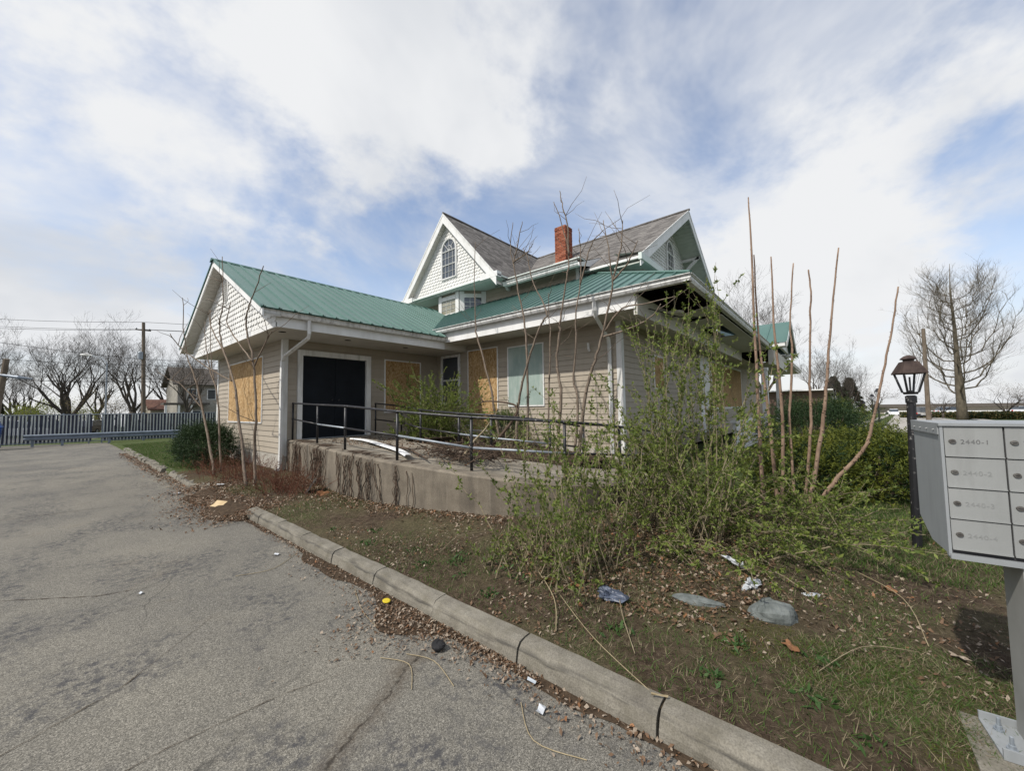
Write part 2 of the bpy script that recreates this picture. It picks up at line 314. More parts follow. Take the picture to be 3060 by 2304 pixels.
M_MBXS = stained('mailbox_side_grey', (0.235, 0.25, 0.258), (0.285, 0.30, 0.308), (0.19, 0.20, 0.205), 0.5, (14, 14, 2.0), 0.5, 0.05, 200)
M_PED = simple('pedestal_grey_paint', (0.23, 0.23, 0.215), (0.29, 0.29, 0.275), 5, 0.6)
M_LOCK = simple('tarnished_lock', (0.10, 0.09, 0.08), (0.24, 0.23, 0.215), 60, 0.35, 0.6, 0.7)
M_INK = simple('faded_number_paint', (0.09, 0.09, 0.09), (0.17, 0.175, 0.175), 60, 0.7)
M_INKL = simple('worn_number_ghost', (0.205, 0.212, 0.208), (0.25, 0.257, 0.252), 60, 0.7)
M_SEAM = simple('door_seam_shadow_gap', (0.02, 0.02, 0.022), (0.04, 0.04, 0.042), 9, 0.8)
# vegetation
def bark(name, c1, c2, s=18):
    a = Mat(name, 0.9, 0.15); a.col(a.ramp(a.noise(1.0, 6, 0.65, a.map((s, s, s*0.35))), [(0.3, c1), (0.7, c2)])); a.bump(a.noise(60, 5), 0.3, 0.006); return a.m
M_BARKR = bark('reddish_shoot_bark', (0.15, 0.098, 0.07), (0.33, 0.235, 0.17))
M_BARKG = bark('grey_brown_bark', (0.10, 0.078, 0.06), (0.25, 0.20, 0.155))
M_BARKT = bark('far_tree_bark', (0.045, 0.038, 0.032), (0.10, 0.086, 0.072), 5)
M_BARKP = bark('pale_street_tree_bark', (0.075, 0.064, 0.048), (0.15, 0.13, 0.095), 5)
M_CANE = bark('straw_cane', (0.17, 0.135, 0.085), (0.33, 0.275, 0.185))
M_CANEL = bark('pale_cane', (0.14, 0.115, 0.072), (0.29, 0.245, 0.165))
M_TWIGR = bark('red_brown_twig', (0.085, 0.032, 0.02), (0.19, 0.085, 0.055))
M_VINE = bark('dead_vine', (0.05, 0.034, 0.024), (0.13, 0.095, 0.07))
M_STRAW = bark('dry_straw', (0.22, 0.175, 0.105), (0.36, 0.30, 0.19))
def leafm(name, c1, c2, c3, s=9, k=0.35):
    a = Mat(name, 0.6, 0.25); c = a.ramp(a.noise(s, 5, 0.7), [(0.28, c1), (0.5, c2), (0.74, c3)]); a.col(c); a.leaf(c, k); return a.m
M_FORS = leafm('spring_leaf', (0.11, 0.15, 0.03), (0.18, 0.225, 0.05), (0.26, 0.29, 0.085), 14)
M_FORSD = leafm('deep_spring_leaf', (0.06, 0.095, 0.02), (0.105, 0.15, 0.032), (0.16, 0.20, 0.055), 14)
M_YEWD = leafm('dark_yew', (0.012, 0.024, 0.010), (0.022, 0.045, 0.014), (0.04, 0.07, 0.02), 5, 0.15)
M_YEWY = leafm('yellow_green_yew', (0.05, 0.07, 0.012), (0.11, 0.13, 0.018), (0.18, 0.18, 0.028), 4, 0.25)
M_GRASS = leafm('grass_blade', (0.03, 0.07, 0.012), (0.065, 0.12, 0.022), (0.13, 0.16, 0.05), 5)
M_GRASSD = leafm('dry_grass_blade', (0.14, 0.11, 0.065), (0.25, 0.205, 0.13), (0.37, 0.315, 0.21), 6)
M_WEED = leafm('weed_leaf', (0.03, 0.07, 0.02), (0.055, 0.11, 0.03), (0.09, 0.15, 0.045), 9)
M_MOSS = leafm('moss', (0.035, 0.05, 0.008), (0.075, 0.085, 0.012), (0.12, 0.115, 0.02), 25, 0.1)
M_LIT1 = leafm('leaf_litter_brown', (0.06, 0.036, 0.02), (0.13, 0.078, 0.045), (0.22, 0.14, 0.085), 30, 0.1)
M_LIT2 = leafm('leaf_litter_pale', (0.17, 0.13, 0.095), (0.27, 0.215, 0.16), (0.40, 0.335, 0.265), 30, 0.1)
M_LIT3 = leafm('leaf_litter_orange', (0.15, 0.07, 0.03), (0.24, 0.115, 0.055), (0.33, 0.17, 0.085), 20, 0.15)
M_YEL = leafm('yellow_green_bud', (0.14, 0.17, 0.03), (0.22, 0.25, 0.045), (0.30, 0.31, 0.07), 1)
M_OLV = leafm('olive_bud', (0.12, 0.09, 0.04), (0.18, 0.14, 0.055), (0.24, 0.2, 0.07), 1)
M_SPRUCE = leafm('spruce_needle', (0.022, 0.028, 0.018), (0.04, 0.05, 0.03), (0.07, 0.08, 0.045), 3, 0.1)

# ================================================================== GROUND
def yard_z(x, y):
    x = np.asarray(x, float); y = np.asarray(y, float)
    t = np.clip((x-2.05)/1.6, 0, 1); z = 0.115+0.05*t
    z = z+0.03*(fbm(x, y, 0.9, 3)-0.5)*np.clip((x-2.08)/0.3, 0, 1)+(0.022*(fbm(x, y, 5.0, 5)-0.5)+0.016*(fbm(x, y, 16.0, 8)-0.5))*np.clip((x-2.08)/0.2, 0, 1)
    z = z-np.where(x > 15, 0.016*(x-15), 0)-np.where(y > 30, 0.022*np.maximum(y-30, 0), 0)-np.where(y > 26, 0.02*np.clip(y-26, 0, 4), 0)
    return z
def base_z(x, y):
    x = np.asarray(x, float); y = np.asarray(y, float)
    z = yard_z(x, y); z = np.where((x < 2.0) & (y < 34+np.maximum(-x, 0)*0.2), -0.06, z); return z
def axis(lo, hi, fine_lo, fine_hi, st):
    a = list(np.arange(fine_lo, fine_hi+1e-6, st)); g = st; v = fine_lo
    while v > lo: g *= 1.25; v -= g; a.insert(0, max(v, lo))
    g = st; v = fine_hi
    while v < hi: g *= 1.25; v += g; a.append(min(v, hi))
    return np.array(a)
xs = axis(-400, 900, 1.5, 6.6, 0.03); ys = axis(-500, 700, -2.2, 9.5, 0.04)
xs = np.unique(np.concatenate([xs[(xs < 1.9) | (xs > 2.2)], [1.93, 1.995, 2.0, 2.03, 2.08, 2.14]]))
X, Y = np.meshgrid(xs, ys, indexing='ij'); Z = base_z(X, Y); nx, ny = X.shape
gme = bpy.data.meshes.new('ground'); V = np.stack([X, Y, Z], -1).reshape(-1, 3); gme.vertices.add(len(V)); gme.vertices.foreach_set('co', V.astype(np.float32).ravel())
I = np.arange(nx*ny).reshape(nx, ny); Q = np.stack([I[:-1, :-1], I[1:, :-1], I[1:, 1:], I[:-1, 1:]], -1).reshape(-1, 4)
gme.loops.add(Q.size); gme.loops.foreach_set('vertex_index', Q.astype(np.int32).ravel()); gme.polygons.add(len(Q)); gme.polygons.foreach_set('loop_start', np.arange(0, Q.size, 4, dtype=np.int32))
gme.materials.append(M_SOIL); gme.materials.append(M_LAWN)
cxq = (X[:-1, :-1]+X[1:, 1:]).ravel()/2; cyq = (Y[:-1, :-1]+Y[1:, 1:]).ravel()/2
gme.polygons.foreach_set('material_index', ((cxq > 6.2) | (cyq > 13.0)).astype(np.int32)); gme.polygons.foreach_set('use_smooth', np.ones(len(Q), bool)); gme.update(calc_edges=True)
tag(obj('ground', gme), kind='structure')
tag(MB().add([(-70, -40, 0), (1.985, -40, 0), (1.985, 26.5, 0), (4.6, 27.2, -0.02), (4.6, 31.0, -0.04), (-1.5, 33.2, 0), (-70, 46, 0)], [(0, 1, 2, 3, 4, 5, 6)]).build('driveway', M_ASPH), kind='structure')

# crack ribbons filled with grit on the asphalt
def ribbon(pts, w, z, seed=1, sub=14):
    r = random.Random(seed); P = []
    for i in range(len(pts)-1):
        for k in range(sub):
            t = k/sub; P.append(Vector(((pts[i][0]*(1-t)+pts[i+1][0]*t)+r.gauss(0, w*0.8), (pts[i][1]*(1-t)+pts[i+1][1]*t)+r.gauss(0, w*0.8), z)))
    P.append(Vector((*pts[-1], z))); b = MB(); vs = []
    for i, p in enumerate(P):
        d = (P[min(i+1, len(P)-1)]-P[max(i-1, 0)]).normalized(); n = Vector((-d.y, d.x, 0)); ww = w*(0.25+1.3*r.random())*min(1, 4*(i+0.4)/len(P), 4*(len(P)-i-0.6)/len(P))
        vs += [tuple(p+n*ww), tuple(p-n*ww)]
    b.add(vs, [(2*i, 2*i+1, 2*i+3, 2*i+2) for i in range(len(P)-1)]); return b
for i, (pts, w, mt) in enumerate([([(1.35, 2.35), (0.9, 2.5), (0.4, 2.55), (-0.3, 2.5), (-1.2, 2.3)], 0.006, M_MULCH), ([(0.2, 0.9), (0.6, 1.2), (0.95, 1.25)], 0.005, M_MULCH),
        ([(0.9, 3.9), (0.3, 3.3), (-0.6, 2.9), (-1.6, 2.85)], 0.007, M_MULCH), ([(-6, 10.6), (-2, 10.2), (1.4, 9.6)], 0.016, M_MULCH), ([(-8, 15.8), (-3, 15.4), (1.8, 14.8)], 0.022, M_MULCH), ([(-1.2, 7.5), (-0.4, 5.8), (0.3, 5.1), (0.8, 4.9)], 0.009, M_MULCH)]):
    tag(ribbon(pts, w*0.35, 0.005, i+3).build('asphalt_crack', mt), kind='stuff')

# kerb stones
kerb = bpy.data.objects.new('kerb', None); place(kerb, None, Matrix.Translation((2.0, 3.0, 0))); tag(kerb, kind='structure')
def kerbstone(y0, y1, dz=0.0, dx=0.0, rough=0.004, rot=0.0, seed=0):
    r = random.Random(seed); n = max(3, int((y1-y0)/0.12)); prof = [(1.925, -0.05), (1.935, 0.045), (1.948, 0.095), (1.972, 0.122), (2.02, 0.131), (2.075, 0.133), (2.088, 0.05), (2.088, -0.05)]
    vs = []; k = len(prof)
    for i in range(n+1):
        y = y0+(y1-y0)*i/n
        for (x, z) in prof: vs.append((x+dx+rot*(y-(y0+y1)/2)+r.gauss(0, rough), y+(0.003 if i == 0 else -0.003 if i == n else 0), z+dz+r.gauss(0, rough)*(z > 0)))
    fs = [(i*k+j, i*k+j+1, (i+1)*k+j+1, (i+1)*k+j) for i in range(n) for j in range(k-1)]+[tuple(range(k)), tuple(range((n+1)*k-1, n*k-1, -1))]
    MB().add(vs, fs).build('kerb_stone', M_KERB, kerb)
jt = [-2.7, -1.85, -1.0, -0.13, 0.74, 1.62, 2.47, 3.34, 4.16, 4.98, 5.78, 6.45, 6.98]
for i in range(len(jt)-1): kerbstone(jt[i]+0.004, jt[i+1]-0.004, random.uniform(-0.006, 0.006), random.uniform(-0.006, 0.006), 0.0022, random.uniform(-0.006, 0.006), i)
yk = 9.6
i = 40
while yk < 24.6:
    L = random.uniform(0.55, 0.95); kerbstone(yk+0.01, yk+L-0.012, random.uniform(-0.035, 0.0), random.uniform(-0.03, 0.06)+max(0, yk-20)*0.02, 0.012, random.uniform(-0.04, 0.04), i); yk += L; i += 1

# ================================================================== HOUSE
H = thing('house', (8.5, 8, 0.1), 'boarded-up taupe house with green metal roofs, scalloped gables and red brick chimney', 'house')
CO = 0.14
def plank_mesh(c=CO, t=0.022):
    b = MB(); b.add([(0,-t,0),(1,-t,0),(1,0.0,0),(0,0.0,0),(0,-0.006,c),(1,-0.006,c),(1,0.0,c),(0,0.0,c),(0,-t,0.012),(1,-t,0.012)],
        [(0,3,2,1),(0,1,9,8),(8,9,5,4),(4,5,6,7),(1,2,6,5,9),(0,8,4,7,3)]); return b.mesh('plank', M_SIDING)
PLANK = plank_mesh()
def siding(wall, axis_, c, u0, u1, z0, z1, holes=()):
    z = z0
    while z < z1-0.03:
        iv = [(u0, u1)]
        for (a0, a1, b0, b1) in holes:
            if z+CO*0.5 > b0 and z+CO*0.5 < b1:
                nv = []
                for (p, q) in iv:
                    if a1 <= p or a0 >= q: nv.append((p, q)); continue
                    if a0 > p: nv.append((p, a0))
                    if a1 < q: nv.append((a1, q))
                iv = nv
        hs = min(CO, z1-z)/CO
        for p, q in iv:
            if q-p < 0.02: continue
            S_ = Matrix.Diagonal((q-p, 1, hs, 1))
            if axis_ == 'x': mw = Matrix.Translation((p, c, z)) @ S_            # wall faces -y
            else: mw = Matrix.Translation((c, q, z)) @ Matrix.Rotation(-math.pi/2, 4, 'Z') @ S_   # wall faces -x
            o = bpy.data.objects.new('plank', PLANK); place(o, wall, mw)
        z += CO
# ---- left wing walls
wA = box('gable_end_wall', (3.655, 10.62, 0.5), (3.75, 16.5, 3.5), M_SIDING, H)
siding(wA, 'y', 3.655, 10.66, 16.45, 0.55, 3.45, [(12.0, 15.1, 1.33, 3.1)])
MB().box((3.63, 10.58, 0.05), (3.72, 16.5, 0.53)).box((3.72, 10.58, 0.05), (3.9, 10.66, 0.53)).build('foundation', M_FOUND, H)
wB = MB().box((3.76, 10.605, 0.5), (4.02, 10.7, 3.5)).box((5.98, 10.605, 0.5), (8.6, 10.7, 3.5)).box((4.02, 10.605, 3.2), (5.98, 10.7, 3.5)).build('porch_wall', M_SIDING, H)
siding(wB, 'x', 10.605, 3.76, 8.55, 0.9, 3.45, [(3.99, 6.02, 0.5, 3.21), (6.5, 7.82, 1.54, 3.14)])
box('corner_board', (3.625, 10.56, 0.5), (3.76, 10.665, 3.45), M_TRIM, H)
box('corner_board', (3.62, 16.38, 0.5), (3.70, 16.52, 3.45), M_TRIM, H)
# boarded window in gable end
def boarded_x(x, y0, y1, z0, z1, mt, fr=0.05, split=()):      # window on a wall facing -x
    f = MB()
    for a_, b_ in (((x-0.04, y0-fr, z0-fr), (x+0.01, y0, z1+fr)), ((x-0.04, y1, z0-fr), (x+0.01, y1+fr, z1+fr)), ((x-0.04, y0, z1), (x+0.01, y1, z1+fr)), ((x-0.045, y0, z0-fr), (x+0.01, y1, z0))): f.box(a_, b_)
    w_ = f.build('window_frame', M_WHITE, H); ed = [y0]+list(split)+[y1]
    for i in range(len(ed)-1): box('board', (x-0.032, ed[i]+0.004, z0+0.004), (x-0.014, ed[i+1]-0.004, z1-0.004), mt, w_)
    return w_
def boarded_y(y, x0, x1, z0, z1, mt, fr=0.05, split=()):      # on a wall facing -y
    f = MB()
    for a_, b_ in (((x0-fr, y-0.04, z0-fr), (x0, y+0.01, z1+fr)), ((x1, y-0.04, z0-fr), (x1+fr, y+0.01, z1+fr)), ((x0, y-0.04, z1), (x1, y+0.01, z1+fr)), ((x0, y-0.045, z0-fr), (x1, y+0.01, z0))): f.box(a_, b_)
    w_ = f.build('window_frame', M_WHITE, H); ed = [x0]+list(split)+[x1]
    for i in range(len(ed)-1): box('board', (ed[i]+0.004, y-0.032, z0+0.004), (ed[i+1]-0.004, y-0.014, z1-0.004), mt, w_)
    return w_
boarded_x(3.655, 12.0, 15.1, 1.33, 3.12, M_OSB, 0.03, (13.55,))
boarded_y(10.605, 6.52, 7.8, 1.56, 3.14, M_OSB, 0.035)
# double door
df = MB().box((3.99, 10.54, 0.88), (4.11, 10.64, 3.21)).box((5.88, 10.54, 0.88), (6.02, 10.64, 3.21)).box((4.11, 10.54, 3.07), (5.88, 10.64, 3.21)).build('door_frame', M_TRIM, H)
for x0, x1, hx in ((4.118, 4.985, 4.9), (4.995, 5.872, 5.08)):
    d = MB().box((x0, 10.62, 0.905), (x1, 10.66, 3.065)).build('door', M_DOOR, H)
    MB().tube([(hx, 10.62, 1.9), (hx, 10.565, 1.9), (hx, 10.565, 1.94)], 0.014, 8).lathe([(0.03, -0.01), (0.03, 0.0)], (hx, 10.61, 1.9)).build('handle', M_BLACK, d)
for z in (1.15, 2.0, 2.85): MB().tube([(4.112, 10.61, z), (4.112, 10.61, z+0.11)], 0.011, 6).build('hinge', M_GALV, df)
box('threshold', (4.11, 10.5, 0.885), (5.88, 10.68, 0.905), M_GALV, H)
# soffits, frieze, gutter of left wing
MB().box((2.995, 9.11, 3.45), (8.55, 10.6, 3.475)).box((2.995, 10.6, 3.45), (3.655, 16.7, 3.475)).build('soffit', M_SOFFIT, H)
for (lx, ly) in ((3.3, 9.65), (4.85, 9.65), (6.6, 9.65)):
    MB().lathe([(0.11, -0.008), (0.115, -0.004), (0.115, 0.0)], (lx, ly, 3.45), 20).lathe([(0.08, -0.0095), (0.08, -0.008)], (lx, ly, 3.45), 20, 1).build('recessed_light', [M_SOFFIT, M_DARK], H)
box('frieze_board', (2.98, 9.08, 3.435), (7.61, 9.11, 3.68), M_WHITE, H)
def gutter_x(name, x0, x1, y, z):   # front faces -y
    prof = [(0.12, 0.0), (0.02, 0.0), (-0.01, 0.05), (-0.005, 0.085), (-0.03, 0.12), (-0.045, 0.12), (-0.045, 0.132), (-0.02, 0.132), (0.005, 0.09), (0.0, 0.05), (0.028, 0.012), (0.12, 0.012)]
    b = MB(); b.prism([(x0, y+p, z+q) for p, q in prof], (x1-x0, 0, 0)); return b.build(name, M_GUTTER, H)
def gutter_y(name, y0, y1, x, z):
    prof = [(0.12, 0.0), (0.02, 0.0), (-0.01, 0.05), (-0.005, 0.085), (-0.03, 0.12), (-0.045, 0.12), (-0.045, 0.132), (-0.02, 0.132), (0.005, 0.09), (0.0, 0.05), (0.028, 0.012), (0.12, 0.012)]
    b = MB(); b.prism([(x+p, y0, z+q) for p, q in prof], (0, y1-y0, 0)); return b.build(name, M_GUTTER, H)
gutter_x('gutter', 2.66, 7.70, 8.94, 3.655)
# ---- green roof, left wing
LS = 0.505
def lz(y): return 3.80+LS*(y-8.9)
SS = 0.5
def sz(x): return 4.06+SS*(x-7.45)
def valley_y(x): return 8.9+(sz(x)-3.80)/LS
roofL = MB().add([(2.67, 8.9, 3.77), (11.0, 8.9, 3.77), (11.0, 12.9, 5.79), (2.67, 12.9, 5.79)], [(0, 1, 2, 3)]) 
roofL = MB().add([(2.66, 8.86, lz(8.86)-0.02), (7.4, 8.86, lz(8.86)-0.02), (7.45, valley_y(7.45), lz(valley_y(7.45))-0.02), (10.9, valley_y(10.9), lz(valley_y(10.9))-0.02), (10.9, 12.9, lz(12.9)-0.02), (2.66, 12.9, lz(12.9)-0.02)], [(0, 1, 2, 3, 4, 5)]).build('green_roof', M_GREEN, H)
pw = 0.30; x = 2.64; idx = 0
def rib(b, p, q, nrm, side, w=0.022, h=0.034):
    p = Vector(p); q = Vector(q); n = Vector(nrm).normalized(); s_ = Vector(side).normalized()
    vs = []
    for c_ in (p, q): vs += [tuple(c_-s_*w), tuple(c_-s_*w*0.5+n*h), tuple(c_+s_*w*0.5+n*h), tuple(c_+s_*w)]
    b.add(vs, [(0, 1, 5, 4), (1, 2, 6, 5), (2, 3, 7, 6), (0, 3, 2, 1), (4, 5, 6, 7)])
while x < 10.85:
    x1 = min(x+pw, 10.9); s0 = 8.84 if x < 7.45 else valley_y(x); s1 = 8.84 if x1 < 7.45 else valley_y(x1)
    if x < 7.45 <= x1: s1 = max(8.84, valley_y(x1)); 
    s0 = min(s0, 12.88); s1 = min(s1, 12.88); b = MB()
    b.add([(x, s0, lz(s0)), (x1, s1, lz(s1)), (x1, 12.9, lz(12.9)), (x, 12.9, lz(12.9))], [(0, 1, 2, 3)])
    rib(b, (x+0.02, s0, lz(s0)), (x+0.02, 12.9, lz(12.9)), (0, -LS, 1), (1, 0, 0))
    if s0 < 8.9: b.tube([(x+0.06, s0, lz(s0)+0.002), (x+0.06, s0, lz(s0)+0.02)], 0.012, 6)
    b.build('metal_panel', M_GREEN, roofL); x = x1
MB().add([(2.64, 16.95, lz(8.85)), (10.9, 16.95, lz(8.85)), (10.9, 12.9, lz(12.9)), (2.64, 12.9, lz(12.9)), (2.64, 16.95, lz(8.85)-0.03), (10.9, 16.95, lz(8.85)-0.03), (10.9, 12.9, lz(12.9)-0.03), (2.64, 12.9, lz(12.9)-0.03)], [(0, 3, 2, 1), (4, 5, 6, 7), (0, 4, 7, 3), (0, 1, 5, 4)]).build('roof_back_slope', M_GREEN, H)
b = MB(); rz = lz(12.9)+0.012
b.add([(2.60, 12.76, rz-0.07), (2.60, 12.9, rz+0.02), (2.60, 13.04, rz-0.07), (10.9, 12.76, rz-0.07), (10.9, 12.9, rz+0.02), (10.9, 13.04, rz-0.07)], [(0, 1, 4, 3), (1, 2, 5, 4), (0, 2, 1)]).build('ridge_cap', M_GREEND, H)
box('eave_closure', (2.64, 8.865, 3.75), (7.42, 8.885, 3.782), M_GREEND, H)
# rake trims on left wing gable
def slope_strip(name, mt, parent, p0, p1, drop0, drop1, depth, axis_):   # board hanging below a slope line
    v = Vector((depth, 0, 0)) if axis_ == 'x' else Vector((0, depth, 0))
    poly = [Vector(p0)+Vector((0, 0, -drop0)), Vector(p1)+Vector((0, 0, -drop0)), Vector(p1)+Vector((0, 0, -drop1)), Vector(p0)+Vector((0, 0, -drop1))]
    return MB().prism(poly, v).build(name, mt, parent)
for sgn in (1, -1):
    ye = 12.9-sgn*4.02; ze = lz(8.88)
    slope_strip('rake_board', M_WHITE, H, (2.655, ye, ze), (2.655, 12.9, lz(12.9)), 0.03, 0.20, 0.03, 'x')
    slope_strip('rake_flashing', M_GREEND if sgn < 0 else M_GREEN, H, (2.632, ye, ze), (2.632, 12.9, lz(12.9)), -0.012, 0.05, 0.02, 'x')
    n = 30
    for i in range(n):
        t0 = i/n; t1 = (i+0.94)/n; ya, yb = ye+(12.9-ye)*t0, ye+(12.9-ye)*t1; za, zb = ze+(lz(12.9)-ze)*t0-0.17, ze+(lz(12.9)-ze)*t1-0.17
        MB().prism([(2.69, ya, za), (2.69, yb, zb), (2.69, yb, zb+0.015), (2.69, ya, za+0.015)], (0.31, 0, 0)).build('soffit_board', M_SOFFIT, H)
# gable face and scallops
def scale_mesh(w, h, t=0.014):
    pts = [(-w/2, h), (-w/2, h*0.32)]+[(w/2*math.cos(math.pi+math.pi*k/6), h*0.32+0.32*h*math.sin(math.pi+math.pi*k/6)*1.0) for k in range(1, 6)]+[(w/2, h*0.32), (w/2, h)]
    b = MB(); f = [(x_, -(t+0.02)+0.03*(z_/h), z_) for x_, z_ in pts]; n = len(f)
    bk = [(x_, 0.0, z_) for x_, z_ in pts]
    b.add(f+bk, [tuple(range(n-1, -1, -1))]+[(i, i+1, n+i+1, n+i) for i in range(n-1)]); return b
gfL = MB().add([(2.985, 9.1, 3.46), (2.985, 9.1, lz(9.1)-0.12), (2.985, 12.9, lz(12.9)-0.12), (2.985, 16.7, lz(9.1)-0.12), (2.985, 16.7, 3.46)], [(0, 1, 2, 3, 4)]).build('gable_face', M_SCALE, H)
box('gable_base_trim', (2.955, 9.08, 3.425), (2.995, 16.74, 3.535), M_WHITE, H)
def scallops(face, put, ranges, w, h, holes, cap_n, mt):
    sm = scale_mesh(w*0.96, h*1.35); me = sm.mesh('shingle', mt); allp = []
    z, row = ranges[0], 0
    while True:
        lo, hi = ranges[1](z+h*0.9)
        if hi-lo < w*0.6 or z > ranges[2]: break
        u = lo+w*(0.5 if row % 2 else 0.25)
        while u < hi-w*0.25:
            if not any(a0 < u < a1 and b0 < z+h*0.5 < b1 for a0, a1, b0, b1 in holes): allp.append((u, z))
            u += w
        z += h; row += 1
    rest = MB()
    for i, (u, z) in enumerate(allp):
        mw = put(u, z)
        if i < cap_n: place(bpy.data.objects.new('shingle', me), face, mw)
        else: rest.add([tuple(mw @ Vector(p)) for p in sm.v], sm.f)
    if rest.v: tag(rest.build('shingles', mt, face), kind='stuff')
RX = Matrix.Rotation(-math.pi/2, 4, 'Z')
scallops(gfL, lambda u, z: Matrix.Translation((2.985, u, z)) @ RX, (3.53, lambda z: (9.12+max(0, (z+0.1-lz(9.1))/LS), 16.68-max(0, (z+0.1-lz(9.1))/LS)), 5.6), 0.19, 0.132, [(12.68, 13.12, 4.68, 5.34)], 150, M_SCALE)
# louvre vent
v = MB(); ring = []
for k in range(20):
    t = 2*math.pi*k/20; ring.append((0.21*math.cos(t), 5.0+0.33*math.sin(t)))
vb = MB().prism([(2.965, 12.9+a_, z_) for a_, z_ in ring], (0.015, 0, 0)).build('louvre_vent', M_WHITE, H)
for k in range(9):
    z = 4.72+k*0.062; hw = 0.19*math.sqrt(max(0.05, 1-((z+0.02-5.0)/0.32)**2)); MB().beam((2.95, 12.9-hw, z+0.02), (2.95, 12.9+hw, z+0.02), 0.03, 0.01, (0.5, 0, 1)).build('louvre', M_TRIM, vb)
MB().tube([(2.955, 12.9+a_*1.07, 5.0+(z_-5.0)*1.06) for a_, z_ in ring+ring[:1]], 0.02, 6, cap=False).build('vent_rim', M_WHITE, vb)
# downspouts
def spout(pts, w=0.065): return MB().tube(pts, [w*0.72]*len(pts), 4).build('downspout', M_TRIM, H)
spout([(3.63, 9.0, 3.66), (3.63, 9.0, 3.36), (3.64, 9.07, 3.27), (3.61, 10.36, 2.98), (3.60, 10.5, 2.86), (3.60, 10.51, 0.24), (3.5, 10.5, 0.17)])
spout([(7.5, 3.94, 3.95), (7.52, 3.94, 3.72), (7.6, 3.96, 3.6), (8.4, 4.06, 3.22), (8.47, 4.08, 3.08), (8.47, 4.08, 0.5)])
box('corner_trim', (3.60, 10.545, 0.5), (3.64, 10.56, 2.7), M_TRIM, H)

# ---- right wing
wC = box('front_wall', (8.56, 3.87, 0.3), (8.65, 10.6, 3.7), M_SIDING, H)
siding(wC, 'y', 8.555, 3.9, 10.6, 0.6, 3.65, [(9.4, 10.35, 1.75, 3.4), (7.72, 9.02, 0.6, 3.5), (6.05, 7.3, 1.68, 3.38)])
MB().box((8.52, 3.82, 0.1), (8.6, 10.6, 0.6)).build('foundation', M_FOUND, H)
box('corner_board', (8.53, 3.80, 0.45), (8.665, 3.93, 3.65), M_TRIM, H)
wf = boarded_x(8.555, 6.07, 7.3, 1.69, 3.37, M_PLYG, 0.035)
boarded_x(8.555, 7.75, 9.0, 0.95, 3.45, M_OSB, 0.03)
# dark window near inner corner
f = MB()
for a_, b_ in (((8.5, 9.4, 1.75), (8.57, 9.48, 3.42)), ((8.5, 10.27, 1.75), (8.57, 10.35, 3.42)), ((8.5, 9.48, 3.34), (8.57, 10.27, 3.42)), ((8.5, 9.48, 1.75), (8.57, 10.27, 1.83)), ((8.51, 9.48, 2.55), (8.565, 10.27, 2.6))): f.box(a_, b_)
wd = f.build('window_frame', M_TRIM, H); box('pane', (8.535, 9.48, 1.83), (8.545, 10.27, 3.34), M_GLASS, wd)
MB().tube([(8.49, 4.62, 3.0), (8.45, 4.62, 3.05), (8.43, 4.62, 3.2)], 0.03, 8).build('wall_lamp', M_TRIM, H)
box('frieze_board', (7.585, 3.05, 3.63), (7.615, 9.1, 3.94), M_WHITE, H)
MB().box((7.615, 3.1, 3.652), (8.56, 9.1, 3.675)).box((7.615, 9.1, 3.48), (8.56, 9.12, 3.675)).build('soffit', M_SOFFIT, H)
MB().box((7.52, 2.05, 3.942), (7.62, 9.3, 3.955)).build('eave_board', M_SOFFIT, H)
gutter_y('gutter', 1.93, 9.42, 7.44, 3.925); gutter_x('gutter', 7.44, 19.0, 1.95, 3.925)
MB().tube([(7.48, 9.36, 3.94), (7.48, 9.33, 3.80), (7.52, 9.3, 3.72)], 0.045, 4).build('downspout', M_TRIM, H)
# side wall with porch
def sy_(y): return 4.06+0.5*(y-1.95)-0.10
wD = box('side_wall', (8.66, 3.86, 0.3), (30, 3.95, 3.7), M_SIDING, H)
siding(wD, 'x', 3.855, 8.67, 30, 0.6, 3.65, [(10.7, 11.45, 2.1, 3.02), (15.2, 16.95, 0.6, 3.5), (17.1, 23.6, 1.5, 3.4)])
boarded_y(3.855, 10.72, 11.45, 2.12, 3.0, M_OSB, 0.04); boarded_y(3.855, 17.15, 23.5, 1.52, 3.36, M_OSB, 0.09, (20.3,))
box('white_panel', (15.25, 3.79, 0.6), (16.9, 3.87, 3.5), M_WHITE, H)
MB().box((13.6, 2.4, 0.1), (19.0, 2.5, 1.05)).box((13.5, 2.36, 1.05), (19.1, 2.54, 1.12)).build('porch_parapet', M_WHITE, H)
for cxx in (19.1, 24.2): MB().lathe([(0.2, 0.1), (0.2, 0.9), (0.16, 0.92), (0.15, 3.0), (0.2, 3.03), (0.2, 3.15)], (cxx, 2.25, 0), 4, ph=math.pi/4).build('porch_column', M_WHITE, H)
MB().box((7.615, 3.02, 3.50), (19.0, 3.10, 3.92)).build('porch_beam', M_SOFFIT, H)
MB().box((8.66, 3.1, 3.652), (30, 3.86, 3.675)).build('soffit', M_SOFFIT, H)
for (xa, xb, ya, yb, zt) in ((9.55, 10.55, 2.1, 3.02, 0.05), (10.72, 12.2, 2.1, 3.02, 0.03), (12.2, 14.2, 2.1, 2.35, 0), (14.2, 19.0, 2.1, 3.02, 0.0)):
    MB().add([(xa, ya, 3.88), (xb, ya, 3.88), (xb, yb, 3.86), (xa, yb, 3.86-zt*3), (xa, ya, 3.9), (xb, ya, 3.9), (xb, yb, 3.88), (xa, yb, 3.88-zt*3)], [(0, 3, 2, 1), (4, 5, 6, 7), (0, 1, 5, 4), (1, 2, 6, 5), (2, 3, 7, 6), (3, 0, 4, 7)]).build('soffit_panel', M_SOFFIT, H)
